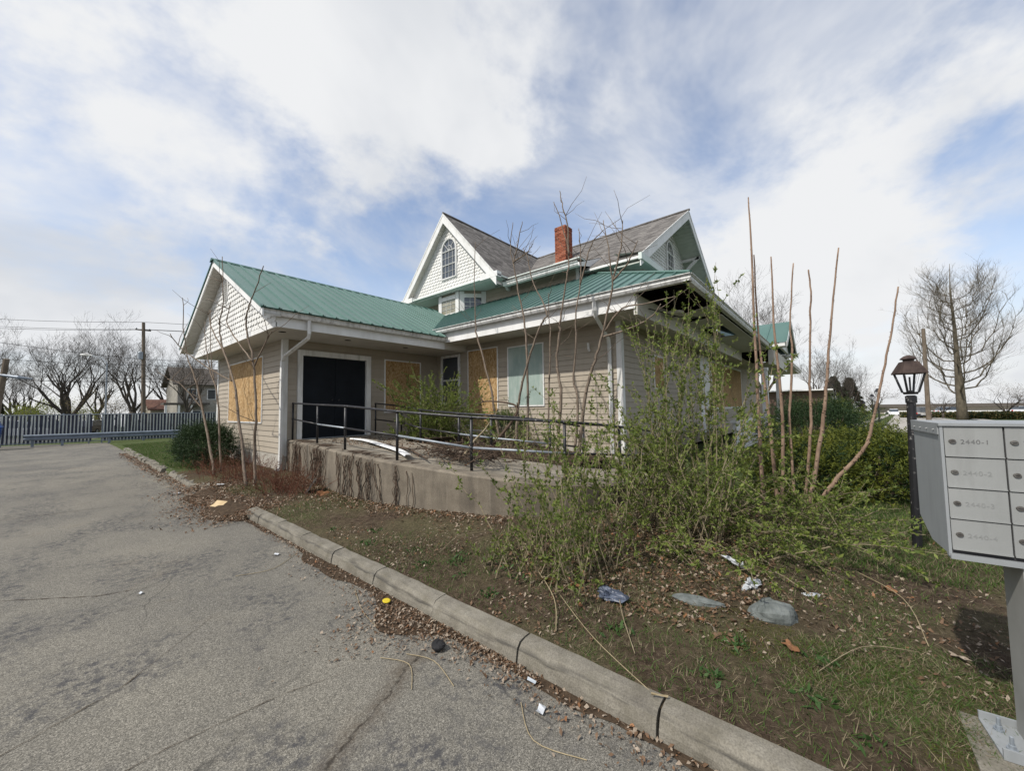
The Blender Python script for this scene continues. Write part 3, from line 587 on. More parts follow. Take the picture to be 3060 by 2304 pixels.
MB().lathe([(0.17, 0), (0.19, 0.02), (0.19, 0.06), (0.05, 0.08)], (9.15, 2.75, 3.72), 16).tube([(9.15, 2.75, 3.8), (9.15, 2.75, 4.3)], 0.015, 6).build('porch_lamp', M_SOFFIT, H)
for k in range(9): MB().beam((7.7+k*0.9, 2.05, 3.98), (7.7+k*0.9, min(3.9, 2.0+k*0.9+0.15), sy_(min(3.9, 2.0+k*0.9+0.15))), 0.04, 0.09).build('rafter', M_WOODD, H)
MB().tube([(8.2, 3.0, 3.72), (8.9, 2.6, 3.60), (9.9, 2.4, 3.72)], 0.012, 5).build('loose_cable', M_DARK, H)
# inner attic closure so holes stay dark
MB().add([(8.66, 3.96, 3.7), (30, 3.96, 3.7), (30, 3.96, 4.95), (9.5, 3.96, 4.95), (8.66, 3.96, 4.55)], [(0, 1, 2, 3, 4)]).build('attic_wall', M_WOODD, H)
# shed roof front slope
HX = 12.0
fr = MB().add([(7.42, 1.93, sz(7.42)-0.025), (7.42, 9.38, sz(7.42)-0.025), (10.9, valley_y(10.9), sz(10.9)-0.025), (11.1, valley_y(10.9), sz(11.1)-0.025), (11.1, 6.3, sz(11.1)-0.025), (11.8, 6.31, sz(11.8)-0.025)], [(0, 1, 2, 3, 4, 5)]).build('green_roof', M_GREEN, H)
def shed_x_start(y): return 7.42 if y <= 9.41 else 7.45+2*((3.80+LS*(y-8.9))-4.06)
def shed_x_end(y): return min(7.42+(y-1.93), 12.2 if y < 6.4 else 11.08)
y = 1.95
while y < 12.85:
    y1 = min(y+pw, 12.88); a0, a1 = shed_x_start(y), shed_x_start(y1); e0, e1 = shed_x_end(y), shed_x_end(y1)
    if e1 > a1+0.03:
        e0 = max(e0, a0+0.01); b = MB()
        b.add([(a0, y, sz(a0)), (e0, y, sz(e0)), (e1, y1, sz(e1)), (a1, y1, sz(a1))], [(0, 1, 2, 3)])
        rib(b, (a0, y+0.02, sz(a0)), (e0, y+0.02, sz(e0)), (-SS, 0, 1), (0, 1, 0))
        if y < 9.4: b.tube([(a0, y+0.06, sz(a0)), (a0, y+0.06, sz(a0)+0.02)], 0.012, 6)
        b.build('metal_panel', M_GREEN, fr)
    y = y1
def sy(y): return 4.06+SS*(y-1.95)
sr = MB().add([(7.42, 1.93, sy(1.93)-0.002), (19.4, 1.93, sy(1.93)), (19.4, 5.1, sy(5.1)), (12.0, 5.1, sy(5.1)), (12.2, 6.7, sy(6.7))], [(0, 1, 2, 3, 4)])
sr.add([(7.42, 1.93, sy(1.93)-0.03), (19.4, 1.93, sy(1.93)-0.03), (19.4, 5.1, sy(5.1)-0.03), (12.2, 6.7, sy(6.7)-0.03)], [(3, 2, 1, 0)]); sr.build('side_roof', M_GREEN, H)
MB().tube([(7.42, 1.93, 4.07), (11.9, 6.41, sz(11.9)+0.02)], 0.035, 6).build('hip_cap', M_GREEN, H)
MB().tube([(7.45, 9.41, 4.07), (10.9, valley_y(10.9), sz(10.9)+0.01)], 0.025, 5).build('valley_flashing', M_GREEND, H)
# far part of the side roof and the little porch gable
MB().add([(24.8, 1.9, 4.05), (36, 1.9, 4.05), (36, 5.1, 5.6), (24.8, 5.1, 5.6), (24.8, 1.9, 4.0), (36, 1.9, 4.0), (36, 5.1, 5.55), (24.8, 5.1, 5.55)], [(0, 1, 2, 3), (7, 6, 5, 4), (0, 4, 5, 1), (1, 5, 6, 2), (3, 7, 4, 0)]).build('far_side_roof', M_GREEN, H)
gutter_x('gutter', 24.6, 36, 1.88, 3.92); box('soffit', (24.6, 2.0, 3.86), (36, 3.86, 3.88), M_SOFFIT, H)
pg = MB().add([(19.4, 1.43, 4.2), (19.4, 6, 4.2), (22.0, 6, 5.45), (22.0, 1.43, 5.45)], [(0, 1, 2, 3)]).build('porch_gable_roof', M_GREEN, H)
for k in range(5):
    yy = 1.45+k*0.75; b = MB(); b.add([(19.35, yy, 4.19), (19.35, yy+0.72, 4.19), (22.0, yy+0.72, 5.47), (22.0, yy, 5.47)], [(0, 1, 2, 3)]); rib(b, (19.35, yy, 4.2), (22.0, yy, 5.47), (-0.45, 0, 1), (0, 1, 0), 0.03, 0.03); b.build('metal_panel', M_GREEN, pg)
MB().add([(24.6, 1.43, 4.2), (24.6, 6, 4.2), (22.0, 6, 5.45), (22.0, 1.43, 5.45)], [(3, 2, 1, 0)]).build('porch_gable_roof', M_GREEN, H)
MB().prism([(19.7, 1.75, 4.15), (24.3, 1.75, 4.15), (22.0, 1.75, 5.3)], (0, 0.1, 0)).build('porch_gable_face', M_SCALE, H)
for s_ in (-1, 1): MB().beam((22.0+s_*2.65, 1.44, 4.1), (22.0, 1.44, 5.4), 0.04, 0.2).build('rake_board', M_WHITE, H)
MB().box((19.3, 1.5, 4.02), (19.9, 2.4, 4.14)).build('cornice_return', M_WHITE, H); MB().box((24.1, 1.5, 4.02), (24.8, 2.4, 4.14)).build('cornice_return', M_WHITE, H)
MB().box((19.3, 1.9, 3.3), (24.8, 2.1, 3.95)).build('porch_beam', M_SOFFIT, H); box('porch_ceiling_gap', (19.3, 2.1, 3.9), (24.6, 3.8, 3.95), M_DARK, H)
# house bulk so nothing is see-through
MB().box((8.75, 4.0, 0.2), (29.9, 16.3, 3.6)).build('inner_wall', M_DARK, H)

box('back_wall', (3.76, 16.42, 0.2), (8.8, 16.5, 3.6), M_SIDING, H); box('back_wall', (12.7, 5.2, 3.6), (20.8, 19.6, 6.05), M_SIDING, H)
# ---- upper storey
wU = MB().box((11.055, 6.36, 5.4), (11.2, 15, 6.45)).box((11.2, 6.36, 5.4), (12.6, 6.46, 6.5)).box((12.52, 5.1, 5.3), (12.6, 6.4, 6.4)).build('upper_wall', M_SIDING, H)
siding(wU, 'y', 11.055, 6.38, 15, 5.6, 6.4, [(10.6, 13.4, 5, 7)]); siding(wU, 'x', 6.36, 11.1, 12.55, 5.6, 6.5); siding(wU, 'y', 12.52, 5.1, 6.36, 5.6, 6.4)
box('corner_board', (11.03, 6.33, 5.6), (11.13, 6.43, 6.4), M_WHITE, H)
GP, GY, GZ = 1.1078, 11.93, 9.61
def gz_(y): return GZ-GP*abs(y-GY)
# left gable roof
for s_, nm in ((-1, 'shingle_roof'), (1, 'shingle_roof')):
    y0_ = GY+s_*2.90; 
    MB().prism([(9.95, y0_, gz_(y0_)), (9.95, GY, GZ), (9.95, GY, GZ-0.07), (9.95, y0_, gz_(y0_)-0.07)], (6.6, 0, 0)).build(nm, M_SHX, H)
    slope_strip('rake_board', M_WHITE, H, (9.935, y0_, gz_(y0_)), (9.935, GY, GZ), 0.09, 0.40, 0.03, 'x')
    slope_strip('rake_edge', M_TRIM, H, (9.925, y0_, gz_(y0_)), (9.925, GY, GZ), -0.005, 0.09, 0.03, 'x')
    n = 24
    for i in range(n):
        t0, t1 = i/n, (i+0.93)/n; ya, yb = y0_+(GY-y0_)*t0, y0_+(GY-y0_)*t1; za, zb = gz_(ya)-0.34, gz_(yb)-0.34
        MB().prism([(9.97, ya, za), (9.97, yb, zb), (9.97, yb, zb+0.02), (9.97, ya, za+0.02)], (0.27, 0, 0)).build('soffit_board', M_SOFFIT, H)
gfM = MB().add([(10.215, GY-2.8, 6.42), (10.215, GY, GZ-0.25), (10.215, GY+2.8, 6.42)], [(0, 1, 2)]).build('gable_face', M_SCALE, H)
scallops(gfM, lambda u, z: Matrix.Translation((10.215, u, z)) @ RX, (6.47, lambda z: (GY-2.72+(z-6.42)/GP*0.97, GY+2.72-(z-6.42)/GP*0.97), 9.2), 0.185, 0.128, [(11.38, 12.32, 6.93, 8.7)], 150, M_SCALE)
MB().box((9.96, GY-2.95, 6.36), (11.055, GY+2.95, 6.405)).build('mint_soffit', M_MINT, H)
box('gable_base_trim', (10.17, GY-2.3, 6.33), (10.2, GY+2.35, 6.47), M_WHITE, H)
for s_ in (-1, 1): MB().box((9.93, min(GY+s_*2.95, GY+s_*2.1), 6.32), (10.16, max(GY+s_*2.95, GY+s_*2.1), 6.52)).build('cornice_return', M_WHITE, H)
def bracket(p, d, parent=H, s_=1.0):   # scrolled corbel projecting along d
    d = Vector(d); n = Vector((-d.y, d.x, 0)); p = Vector(p); prof = [(0, 0), (0.5, 0), (0.5, -0.06), (0.46, -0.12), (0.36, -0.13), (0.28, -0.1), (0.2, -0.16), (0.12, -0.26), (0.0, -0.28)]
    MB().prism([tuple(p+d*a_*s_+Vector((0, 0, z_*s_))-n*0.06*s_) for a_, z_ in prof], n*0.12*s_).build('bracket', M_WHITE, parent)
bracket((11.05, 9.35, 6.36), (-1, 0, 0)); bracket((11.05, 14.5, 6.36), (-1, 0, 0))
# arched window of the gable
def arched(face_x=None, face_y=None, c=11.84, z0=6.95, z1=8.1, hw=0.44):
    def P(u, z, d): return (face_x-d, c+u, z) if face_x is not None else (c-u, face_y-d, z)
    fr_ = MB(); arc = [(hw*math.cos(t), z1+hw*1.15*math.sin(t)) for t in np.linspace(0, math.pi, 15)]
    outl = [(hw, z0)]+arc+[(-hw, z0), (hw, z0)]
    fr_.tube([P(u, z, 0.03) for u, z in outl], 0.045, 6)
    for a_, b_ in (((-hw, z1), (hw, z1)), ((-hw, (z0+z1)/2), (hw, (z0+z1)/2))): fr_.tube([P(*a_, 0.035), P(*b_, 0.035)], 0.03, 4)
    w_ = fr_.build('window_frame', M_WHITE, H)
    gl = MB(); poly = [P(u, z, 0.015) for u, z in [(hw, z0)]+arc+[(-hw, z0)]]; gl.add(poly, [tuple(range(len(poly)))]); gl.build('pane', M_GLASS, w_)
    mu = MB()
    for k in range(1, 4):
        u = -hw+2*hw*k/4; mu.tube([P(u, z0, 0.03), P(u, z1, 0.03)], 0.010, 4)
    for k in (1, 3): z = z0+(z1-z0)*k/4; mu.tube([P(-hw, z, 0.03), P(hw, z, 0.03)], 0.010, 4)
    for t in (0.25, 0.5, 0.75): mu.tube([P(0, z1, 0.03), P(hw*math.cos(math.pi*t), z1+hw*1.15*math.sin(math.pi*t), 0.03)], 0.010, 4)
    mu.tube([P(hw*0.45*math.cos(t), z1+hw*0.5*math.sin(t), 0.03) for t in np.linspace(0, math.pi, 9)], 0.010, 4)
    mu.build('muntin', M_WHITE, w_)
arched(face_x=10.2); 
# bay window
bx, by0, by1 = 10.28, 11.36, 12.6
bay = MB().add([(bx+0.03, by0, 5.2), (bx+0.03, by1, 5.2), (11.06, by1+0.75, 5.2), (11.06, by0-0.75, 5.2), (bx+0.03, by0, 6.36), (bx+0.03, by1, 6.36), (11.06, by1+0.75, 6.36), (11.06, by0-0.75, 6.36)], [(0, 4, 5, 1), (1, 5, 6, 2), (3, 7, 4, 0), (4, 7, 6, 5)]).build('bay_window', M_SIDING, H)
def bayface(p, q, zb, zt, curtain):
    p = Vector((*p, 0)); q = Vector((*q, 0)); d = (q-p); L = d.length; d.normalize(); n = Vector((d.y, -d.x, 0))
    if n.x > 0: n = -n
    def bxx(u0, u1, z0, z1, th): 
        a_ = p+d*u0; b_ = p+d*u1; return [tuple(a_+Vector((0,0,z0))), tuple(b_+Vector((0,0,z0))), tuple(b_+Vector((0,0,z1))), tuple(a_+Vector((0,0,z1)))], tuple(n*th)
    f_ = MB()
    for u0, u1, z0, z1, th in ((0, 0.19, zb, zt, .03), (L-0.19, L, zb, zt, .03), (0.19, L-0.19, zt-0.26, zt-0.1, .05), (0.19, L-0.19, zb, zb+0.06, .04)):
        po, e = bxx(u0, u1, z0, z1, th); f_.prism(po, e)
    w_ = f_.build('window_frame', M_WHITE, bay); po, e = bxx(0.19, L-0.19, zb+0.06, zt-0.26, 0.008); MB().prism(po, e).build('pane', M_GLASSC if curtain else M_GLASS, bay)
    mu = MB()
    for k in range(1, 3): u = 0.19+(L-0.38)*k/3; mu.tube([tuple(p+d*u+n*0.018+Vector((0,0,zb+0.06))), tuple(p+d*u+n*0.018+Vector((0,0,zt-0.26)))], 0.011, 4)
    for k in range(1, 3): z = zb+0.06+(zt-zb-0.32)*k/3; mu.tube([tuple(p+d*0.19+n*0.018+Vector((0,0,z))), tuple(p+d*(L-0.19)+n*0.018+Vector((0,0,z)))], 0.011, 4)
    mu.build('muntin', M_WHITE, bay)
bayface((bx, by0), (bx, by1), 5.45, 6.33, True); bayface((bx+0.02, by0-0.01), (11.05, by0-0.76), 5.5, 6.33, False)
# main cross roof (ridge along y), kicked eave and right-hand gable
RXP, RP = 16.45, 0.642
def rz_(x): return GZ-RP*abs(x-RXP)
MB().prism([(11.08, 4.26, rz_(11.08)), (RXP, 4.26, GZ), (RXP, 4.26, GZ-0.07), (11.08, 4.26, rz_(11.08)-0.07)], (0, 16, 0)).build('shingle_roof', M_SHY, H)
MB().prism([(21.8, 4.26, rz_(21.8)), (RXP, 4.26, GZ), (RXP, 4.26, GZ-0.07), (21.8, 4.26, rz_(21.8)-0.07)], (0, 16, 0)).build('shingle_roof', M_SHY, H)
MB().add([(10.5, 5.98, 6.20), (10.5, 9.6, 6.20), (12.05, 9.6, 6.80), (12.05, 5.98, 6.80), (10.5, 5.98, 6.16), (10.5, 9.6, 6.16)], [(0, 3, 2, 1), (0, 1, 5, 4)]).build('kicked_eave', M_SHY, H)
MB().add([(10.52, 5.985, 6.19), (12.0, 5.985, 6.77), (12.0, 5.985, 6.45), (10.52, 5.985, 6.07)], [(0, 1, 2, 3)]).build('eave_cheek', M_WHITE, H)
MB().box((10.47, 5.97, 6.05), (10.52, 9.1, 6.19)).build('eave_fascia', M_WHITE, H); gutter_y('gutter', 5.97, 9.1, 10.38, 6.06); MB().box((10.52, 6.0, 6.35), (11.05, 9.1, 6.38)).build('soffit', M_MINT, H)
MB().box((11.1, 4.3, 6.07), (12.6, 6.35, 6.10)).box((12.6, 4.3, 6.07), (13.0, 5.07, 6.10)).build('mint_soffit', M_MINT, H)
box('eave_fascia', (11.068, 4.305, 6.045), (11.098, 5.97, 6.12), M_WHITE, H)
MB().box((11.05, 4.20, 6.0), (12.95, 4.3, 6.20)).build('cornice_return', M_MINT, H); MB().add([(11.05, 4.2, 6.203), (12.95, 4.2, 6.203), (12.95, 5.08, 6.36), (11.05, 5.08, 6.36)], [(0, 1, 2, 3)]).build('cornice_return_roof', M_MINT, H)
for yy in (5.75, 5.35): bracket((12.5, yy, 6.07), (-1, 0, 0), s_=1.3)
for xx in (12.2, 12.45): bracket((xx, 5.07, 6.07), (0, -1, 0), s_=1.0)
gfR = MB().add([(12.0, 5.09, 5.4), (20.9, 5.09, 5.4), (20.9, 5.09, rz_(20.9)-0.1), (RXP, 5.09, GZ-0.1), (12.0, 5.09, rz_(12.0)-0.1)], [(0, 1, 2, 3, 4)]).build('gable_face', M_SCALE, H)
scallops(gfR, lambda u, z: Matrix.Translation((u, 5.085, z)), (6.2, lambda z: (RXP-(GZ-0.1-z)/RP, RXP+(GZ-0.1-z)/RP), 9.4), 0.19, 0.13, [(16.0, 16.9, 6.9, 8.65)], 0, M_SCALE)
arched(face_y=5.075, c=RXP, z0=6.85, z1=8.0)
for s_ in (-1, 1):
    xe = RXP+s_*5.37
    slope_strip('rake_board', M_WHITE, H, (xe, 4.24, rz_(xe)), (RXP, 4.24, GZ), 0.09, 0.36, 0.03, 'y')
    slope_strip('rake_edge', M_TRIM, H, (xe, 4.23, rz_(xe)), (RXP, 4.23, GZ), -0.005, 0.09, 0.03, 'y')
    n = 36
    for i in range(n):
        t0, t1 = i/n, (i+0.93)/n; xa, xb = xe+(RXP-xe)*t0, xe+(RXP-xe)*t1
        MB().prism([(xa, 4.29, rz_(xa)-0.26), (xb, 4.29, rz_(xb)-0.26), (xb, 4.29, rz_(xb)-0.24), (xa, 4.29, rz_(xa)-0.24)], (0, 0.8, 0)).build('soffit_board', M_MINTD, H)
for xx in (18.2, 20.6): MB().beam((xx, 4.35, rz_(xx)-0.3), (xx, 5.07, rz_(xx)-0.95), 0.1, 0.12).beam((xx, 4.3, rz_(xx)-0.33), (xx, 5.08, rz_(xx)-0.33), 0.1, 0.12).build('gable_brace', M_TRIM, H)
MB().tube([(RXP, 4.2, GZ+0.02), (RXP, 20, GZ+0.02)], 0.05, 5).build('ridge_cap', M_SHY, H); MB().tube([(9.93, GY, GZ+0.02), (RXP, GY, GZ+0.02)], 0.05, 5).build('ridge_cap', M_SHX, H)
# chimney
ch = box('chimney', (13.36, 8.24, 7.2), (13.90, 8.76, 9.20), M_MORTAR, H)
BR = MB().box((-0.098, -0.012, 0), (0.098, 0.05, 0.058)).mesh('brick', M_BRICK); BR2 = MB().box((-0.045, -0.012, 0), (0.045, 0.05, 0.058)).mesh('brick', M_BRICK)
z, row = 7.62, 0
while z < 9.16:
    us = [(-0.17, BR), (0.04, BR), (0.20, BR2)] if row % 2 == 0 else [(-0.21, BR2), (-0.05, BR), (0.16, BR)]
    ex = 0.012 if z > 9.02 else 0.0
    for u, me in us:
        place(bpy.data.objects.new('brick', me), ch, Matrix.Translation((13.36-ex+random.uniform(-.003, .003), 8.50+u, z)) @ RX)
        place(bpy.data.objects.new('brick', me), ch, Matrix.Translation((13.63+u, 8.24-ex+random.uniform(-.003, .003), z)))
    z += 0.068; row += 1
MB().box((13.3, 8.18, 7.25), (13.96, 8.82, 7.66)).build('chimney_flashing', M_TRIM, ch)

# ================================================================== RAMP
OUT = [(3.78, 10.6, 0.90), (3.62, 9.4, 0.90), (3.45, 8.1, 0.90), (3.30, 7.0, 0.89), (3.27, 6.2, 0.875), (3.34, 5.5, 0.825), (3.47, 4.85, 0.78), (3.64, 4.25, 0.73), (3.85, 3.65, 0.68), (4.12, 3.15, 0.63), (4.5, 2.78, 0.59), (5.0, 2.55, 0.53), (5.6, 2.45, 0.47), (6.4, 2.40, 0.38), (7.2, 2.40, 0.30), (8.0, 2.42, 0.22)]
INN = [(8.5, 10.6, 0.90), (8.2, 9.4, 0.90), (5.6, 8.1, 0.90), (5.2, 7.0, 0.89), (5.02, 6.2, 0.875), (4.95, 5.5, 0.845), (5.02, 5.05, 0.80), (5.15, 4.75, 0.75), (5.35, 4.45, 0.70), (5.6, 4.22, 0.65), (5.9, 4.06, 0.59), (6.2, 3.98, 0.53), (6.6, 3.95, 0.47), (7.1, 3.93, 0.38), (7.6, 3.93, 0.30), (8.2, 3.93, 0.22)]
def dens(P, n=6):
    R = []
    for i in range(len(P)-1):
        a_, b_, c_, d_ = (Vector(P[max(0, min(len(P)-1, i+k))]) for k in (-1, 0, 1, 2))
        for k in range(n):
            t = k/n; R.append(0.5*((2*b_)+(c_-a_)*t+(2*a_-5*b_+4*c_-d_)*t*t+(-a_+3*b_-3*c_+d_)*t**3))
    return R+[Vector(P[-1])]
RO, RI = dens(OUT), dens(INN)
ramp = thing('wheelchair_ramp', (4.2, 6.5, 0.1), 'curved stained concrete wheelchair ramp and landing at the black double door', 'ramp')
b = MB(); n = len(RO); vs = []
for o_, i_ in zip(RO, RI):
    d = (i_-o_); d.z = 0; d.normalize()
    vs += [(o_.x+0.01*d.x, o_.y+0.01*d.y, -0.05), (o_.x, o_.y, o_.z-0.03), (o_.x+0.03*d.x, o_.y+0.03*d.y, o_.z), (o_.x+0.24*d.x, o_.y+0.24*d.y, o_.z+0.0), (o_.x+0.25*d.x, o_.y+0.25*d.y, o_.z-0.02), (o_.x+0.25*d.x, o_.y+0.25*d.y, -0.05)]
b.add(vs, [(6*i+j, 6*i+j+1, 6*i+7+j, 6*i+6+j) for i in range(n-1) for j in range(5)]+[(0, 1, 2, 3, 4, 5)]); b.build('retaining_wall', M_RAMP, ramp)
b = MB(); vs = []
for o_, i_ in zip(RO, RI):
    d = (i_-o_); d.z = 0; d.normalize(); vs += [(o_.x+0.245*d.x, o_.y+0.245*d.y, o_.z-0.012), (i_.x, i_.y, i_.z-0.012), (i_.x, i_.y, -0.05)]
b.add(vs, [(3*i+j, 3*i+j+1, 3*i+4+j, 3*i+3+j) for i in range(n-1) for j in range(2)]); b.build('deck', M_DECK, ramp)
box('landing_edge', (3.76, 10.45, -0.05), (8.5, 10.6, 0.885), M_DECK, ramp)
def rail(name, label, posts, ends):     # posts: x, y, base z, top height, lower-bar height
    t_ = thing(name, posts[0][:3], label, 'handrail')
    for (x_, y_, z_, top, low_) in posts: MB().tube([(x_, y_, z_-0.02), (x_, y_, z_+top)], 0.023, 8).lathe([(0.030, 0), (0.030, 0.045)], (x_, y_, z_+low_-0.022), 8).lathe([(0.030, 0), (0.031, 0.03), (0.018, 0.045)], (x_, y_, z_+top-0.025), 8).build('post', M_BLACK, t_, smooth=True)
    P = [Vector((p_[0], p_[1], p_[2]+p_[3])) for p_ in posts]; Q = [Vector((p_[0], p_[1], p_[2]+p_[4])) for p_ in posts]
    MB().tube(dens(P, 6), 0.021, 8).build('top_rail', M_BLACK, t_, smooth=True)
    for i in range(len(Q)-1): MB().tube([Q[i], Q[i+1]], 0.018, 8).build('lower_rail', M_GALV if i in ends else M_BLACK, t_, smooth=True)
rail('handrail', 'chipped black pipe handrail with grey lower bars along the outer ramp edge', [(3.88, 10.52, 0.90, 0.92, 0.52), (3.78, 8.87, 0.89, 0.865, 0.43), (3.49, 7.01, 0.88, 0.82, 0.41), (3.53, 5.38, 0.80, 0.79, 0.405), (3.98, 4.15, 0.70, 0.79, 0.34), (4.64, 2.95, 0.59, 0.82, 0.38), (5.7, 2.62, 0.46, 0.84, 0.4), (7.0, 2.58, 0.32, 0.84, 0.4)], (1, 3, 4))
rail('handrail', 'black pipe handrail on the inner ramp edge beside the saplings', [(6.12, 10.45, 0.89, 0.92, 0.45), (5.9, 8.8, 0.89, 0.82, 0.38), (5.18, 7.0, 0.88, 0.73, 0.33), (4.95, 5.5, 0.82, 0.71, 0.32), (5.08, 4.78, 0.75, 0.74, 0.335), (5.8, 4.0, 0.6, 0.77, 0.36), (6.9, 3.95, 0.42, 0.8, 0.38)], (3, 4))

# ================================================================== MAILBOX
MBM = Matrix.Translation((2.60, -0.356, 0)) @ Matrix.Rotation(rad(5.5), 4, 'Z')   # local: x back, y left, doors run to -y
mb = bpy.data.objects.new('mailbox', None); place(mb, None, Matrix.Translation((2.75, -0.7, 0.14)))
tag(mb, 'grey aluminium cluster mailbox with lock doors on a pedestal beside the kerb', 'mailbox')
Wd, Zb, Zt, Dp = 0.73, 0.953, 1.51, 0.42
def mbp(b, name, mt, par=mb): return b.build(name, mt, par, MBM)
mbp(MB().prism([(0.012, 0, Zb), (0.012, 0, Zt), (Dp, 0, Zt), (Dp, 0, 1.02), (Dp-0.18, 0, Zb-0.015), (0.012, 0, Zb-0.015)][::-1], (0, -Wd, 0)), 'cabinet', M_MBXS)
mbp(MB().box((-0.012, -Wd-0.006, Zt), (Dp+0.012, 0.008, Zt+0.012)).box((0.012, 0.0005, Zt-0.04), (Dp+0.01, 0.008, Zt)), 'roof_lip', M_MBXS)
for k in range(4): mbp(MB().lathe([(0.006, 0), (0.005, 0.003), (0.001, 0.004)], (0.06+k*0.1, 0.008, Zt-0.02), 8), 'rivet', M_MBX)
mbp(MB().box((-0.006, -0.006, Zb-0.02), (0.02, 0.004, Zt)), 'front_stile', M_MBXS)
mbp(MB().box((-0.014, -Wd, Zb-0.03), (0.03, 0.0, Zb-0.008)), 'bottom_rail', M_MBXS)
mbp(MB().box((0.004, -Wd, Zb-0.01), (0.011, -0.006, Zt)), 'door_gap', M_SEAM)
DIG = {'2': 'abged', '4': 'fgbc', '0': 'abcdef', '-': 'g', '1': 'bc', '3': 'abgcd', '5': 'afgcd', '6': 'afgecd', '7': 'abc', '8': 'abcdefg', '9': 'abcdfg'}
SEG = {'a': ((0, 1), (1, 1)), 'b': ((1, 1), (1, .5)), 'c': ((1, .5), (1, 0)), 'd': ((0, 0), (1, 0)), 'e': ((0, .5), (0, 0)), 'f': ((0, 1), (0, .5)), 'g': ((0, .5), (1, .5))}
rows, cols = 4, 4; rh, cw_ = (Zt-Zb-0.01)/rows, Wd/cols
for cI in range(cols):
    for r_ in range(rows):
        y1_ = -cI*cw_-0.005-(0.004 if cI == 0 else 0); y0_ = -(cI+1)*cw_+0.001; z1_ = Zt-0.004-r_*rh; z0_ = z1_-rh+0.007
        d_ = mbp(MB().box((-0.004, y0_, z0_), (0.003, y1_, z1_)).box((-0.009, y0_, z0_-0.003), (-0.003, y1_, z0_+0.003)), 'mail_door', M_MBX)
        lc = MB(); kk = 16
        lc.add([(-0.0035, y1_-0.024+0.0125*math.cos(t), (z0_+z1_)/2+0.0105*math.sin(t)) for t in np.linspace(0, 2*math.pi, kk, False)]+[(-0.010, y1_-0.024+0.0105*math.cos(t), (z0_+z1_)/2+0.0085*math.sin(t)) for t in np.linspace(0, 2*math.pi, kk, False)], [tuple(range(kk, 2*kk))]+[(i, (i+1) % kk, kk+(i+1) % kk, kk+i) for i in range(kk)])
        lc.box((-0.0115, y1_-0.030, (z0_+z1_)/2-0.0014), (-0.0095, y1_-0.018, (z0_+z1_)/2+0.0014), 1); mbp(lc, 'lock', [M_LOCK, M_SEAM], d_)
        if cI < 2:
            cu = bpy.data.curves.new('door_number', 'FONT'); cu.body = '2440-%d' % (cI*4+r_+1); cu.size = 0.0275; cu.extrude = 0.0003; cu.space_character = 1.12
            to = bpy.data.objects.new('tmp_text', cu); COL.objects.link(to); me_ = bpy.data.meshes.new_from_object(to.evaluated_get(bpy.context.evaluated_depsgraph_get())); bpy.data.objects.remove(to)
            me_.materials.clear(); me_.materials.append(M_INK if r_ == 0 else M_INKL)
            obj('door_number', me_, d_, MBM @ Matrix.Translation((-0.0048, y1_-0.048, (z0_+z1_)/2-0.010)) @ Matrix.Rotation(-math.pi/2, 4, 'Z') @ Matrix.Rotation(math.pi/2, 4, 'X'))
mbp(MB().box((0.0, -0.56, 0.157), (0.18, -0.205, Zb-0.015)), 'pedestal', M_PED)
mbp(MB().box((-0.05, -0.66, 0.147), (0.20, -0.095, 0.157)).box((-0.05, -0.66, 0.157), (-0.04, -0.095, 0.19)).box((0.19, -0.66, 0.157), (0.20, -0.095, 0.19)), 'base_flange', M_MBXS)
for (bx_, by_) in ((0.02, -0.14), (0.14, -0.14)): mbp(MB().lathe([(0.018, 0.157), (0.018, 0.164), (0.011, 0.164), (0.011, 0.177), (0.007, 0.178), (0.007, 0.21), (0.003, 0.212)], (bx_, by_, 0), 8), 'anchor_bolt', M_GALV)
pad = MB(); pad.box((2.44, -1.35, 0.0), (2.83, -0.37, 0.145)); tag(pad.build('concrete_pad', M_KERB), kind='structure')

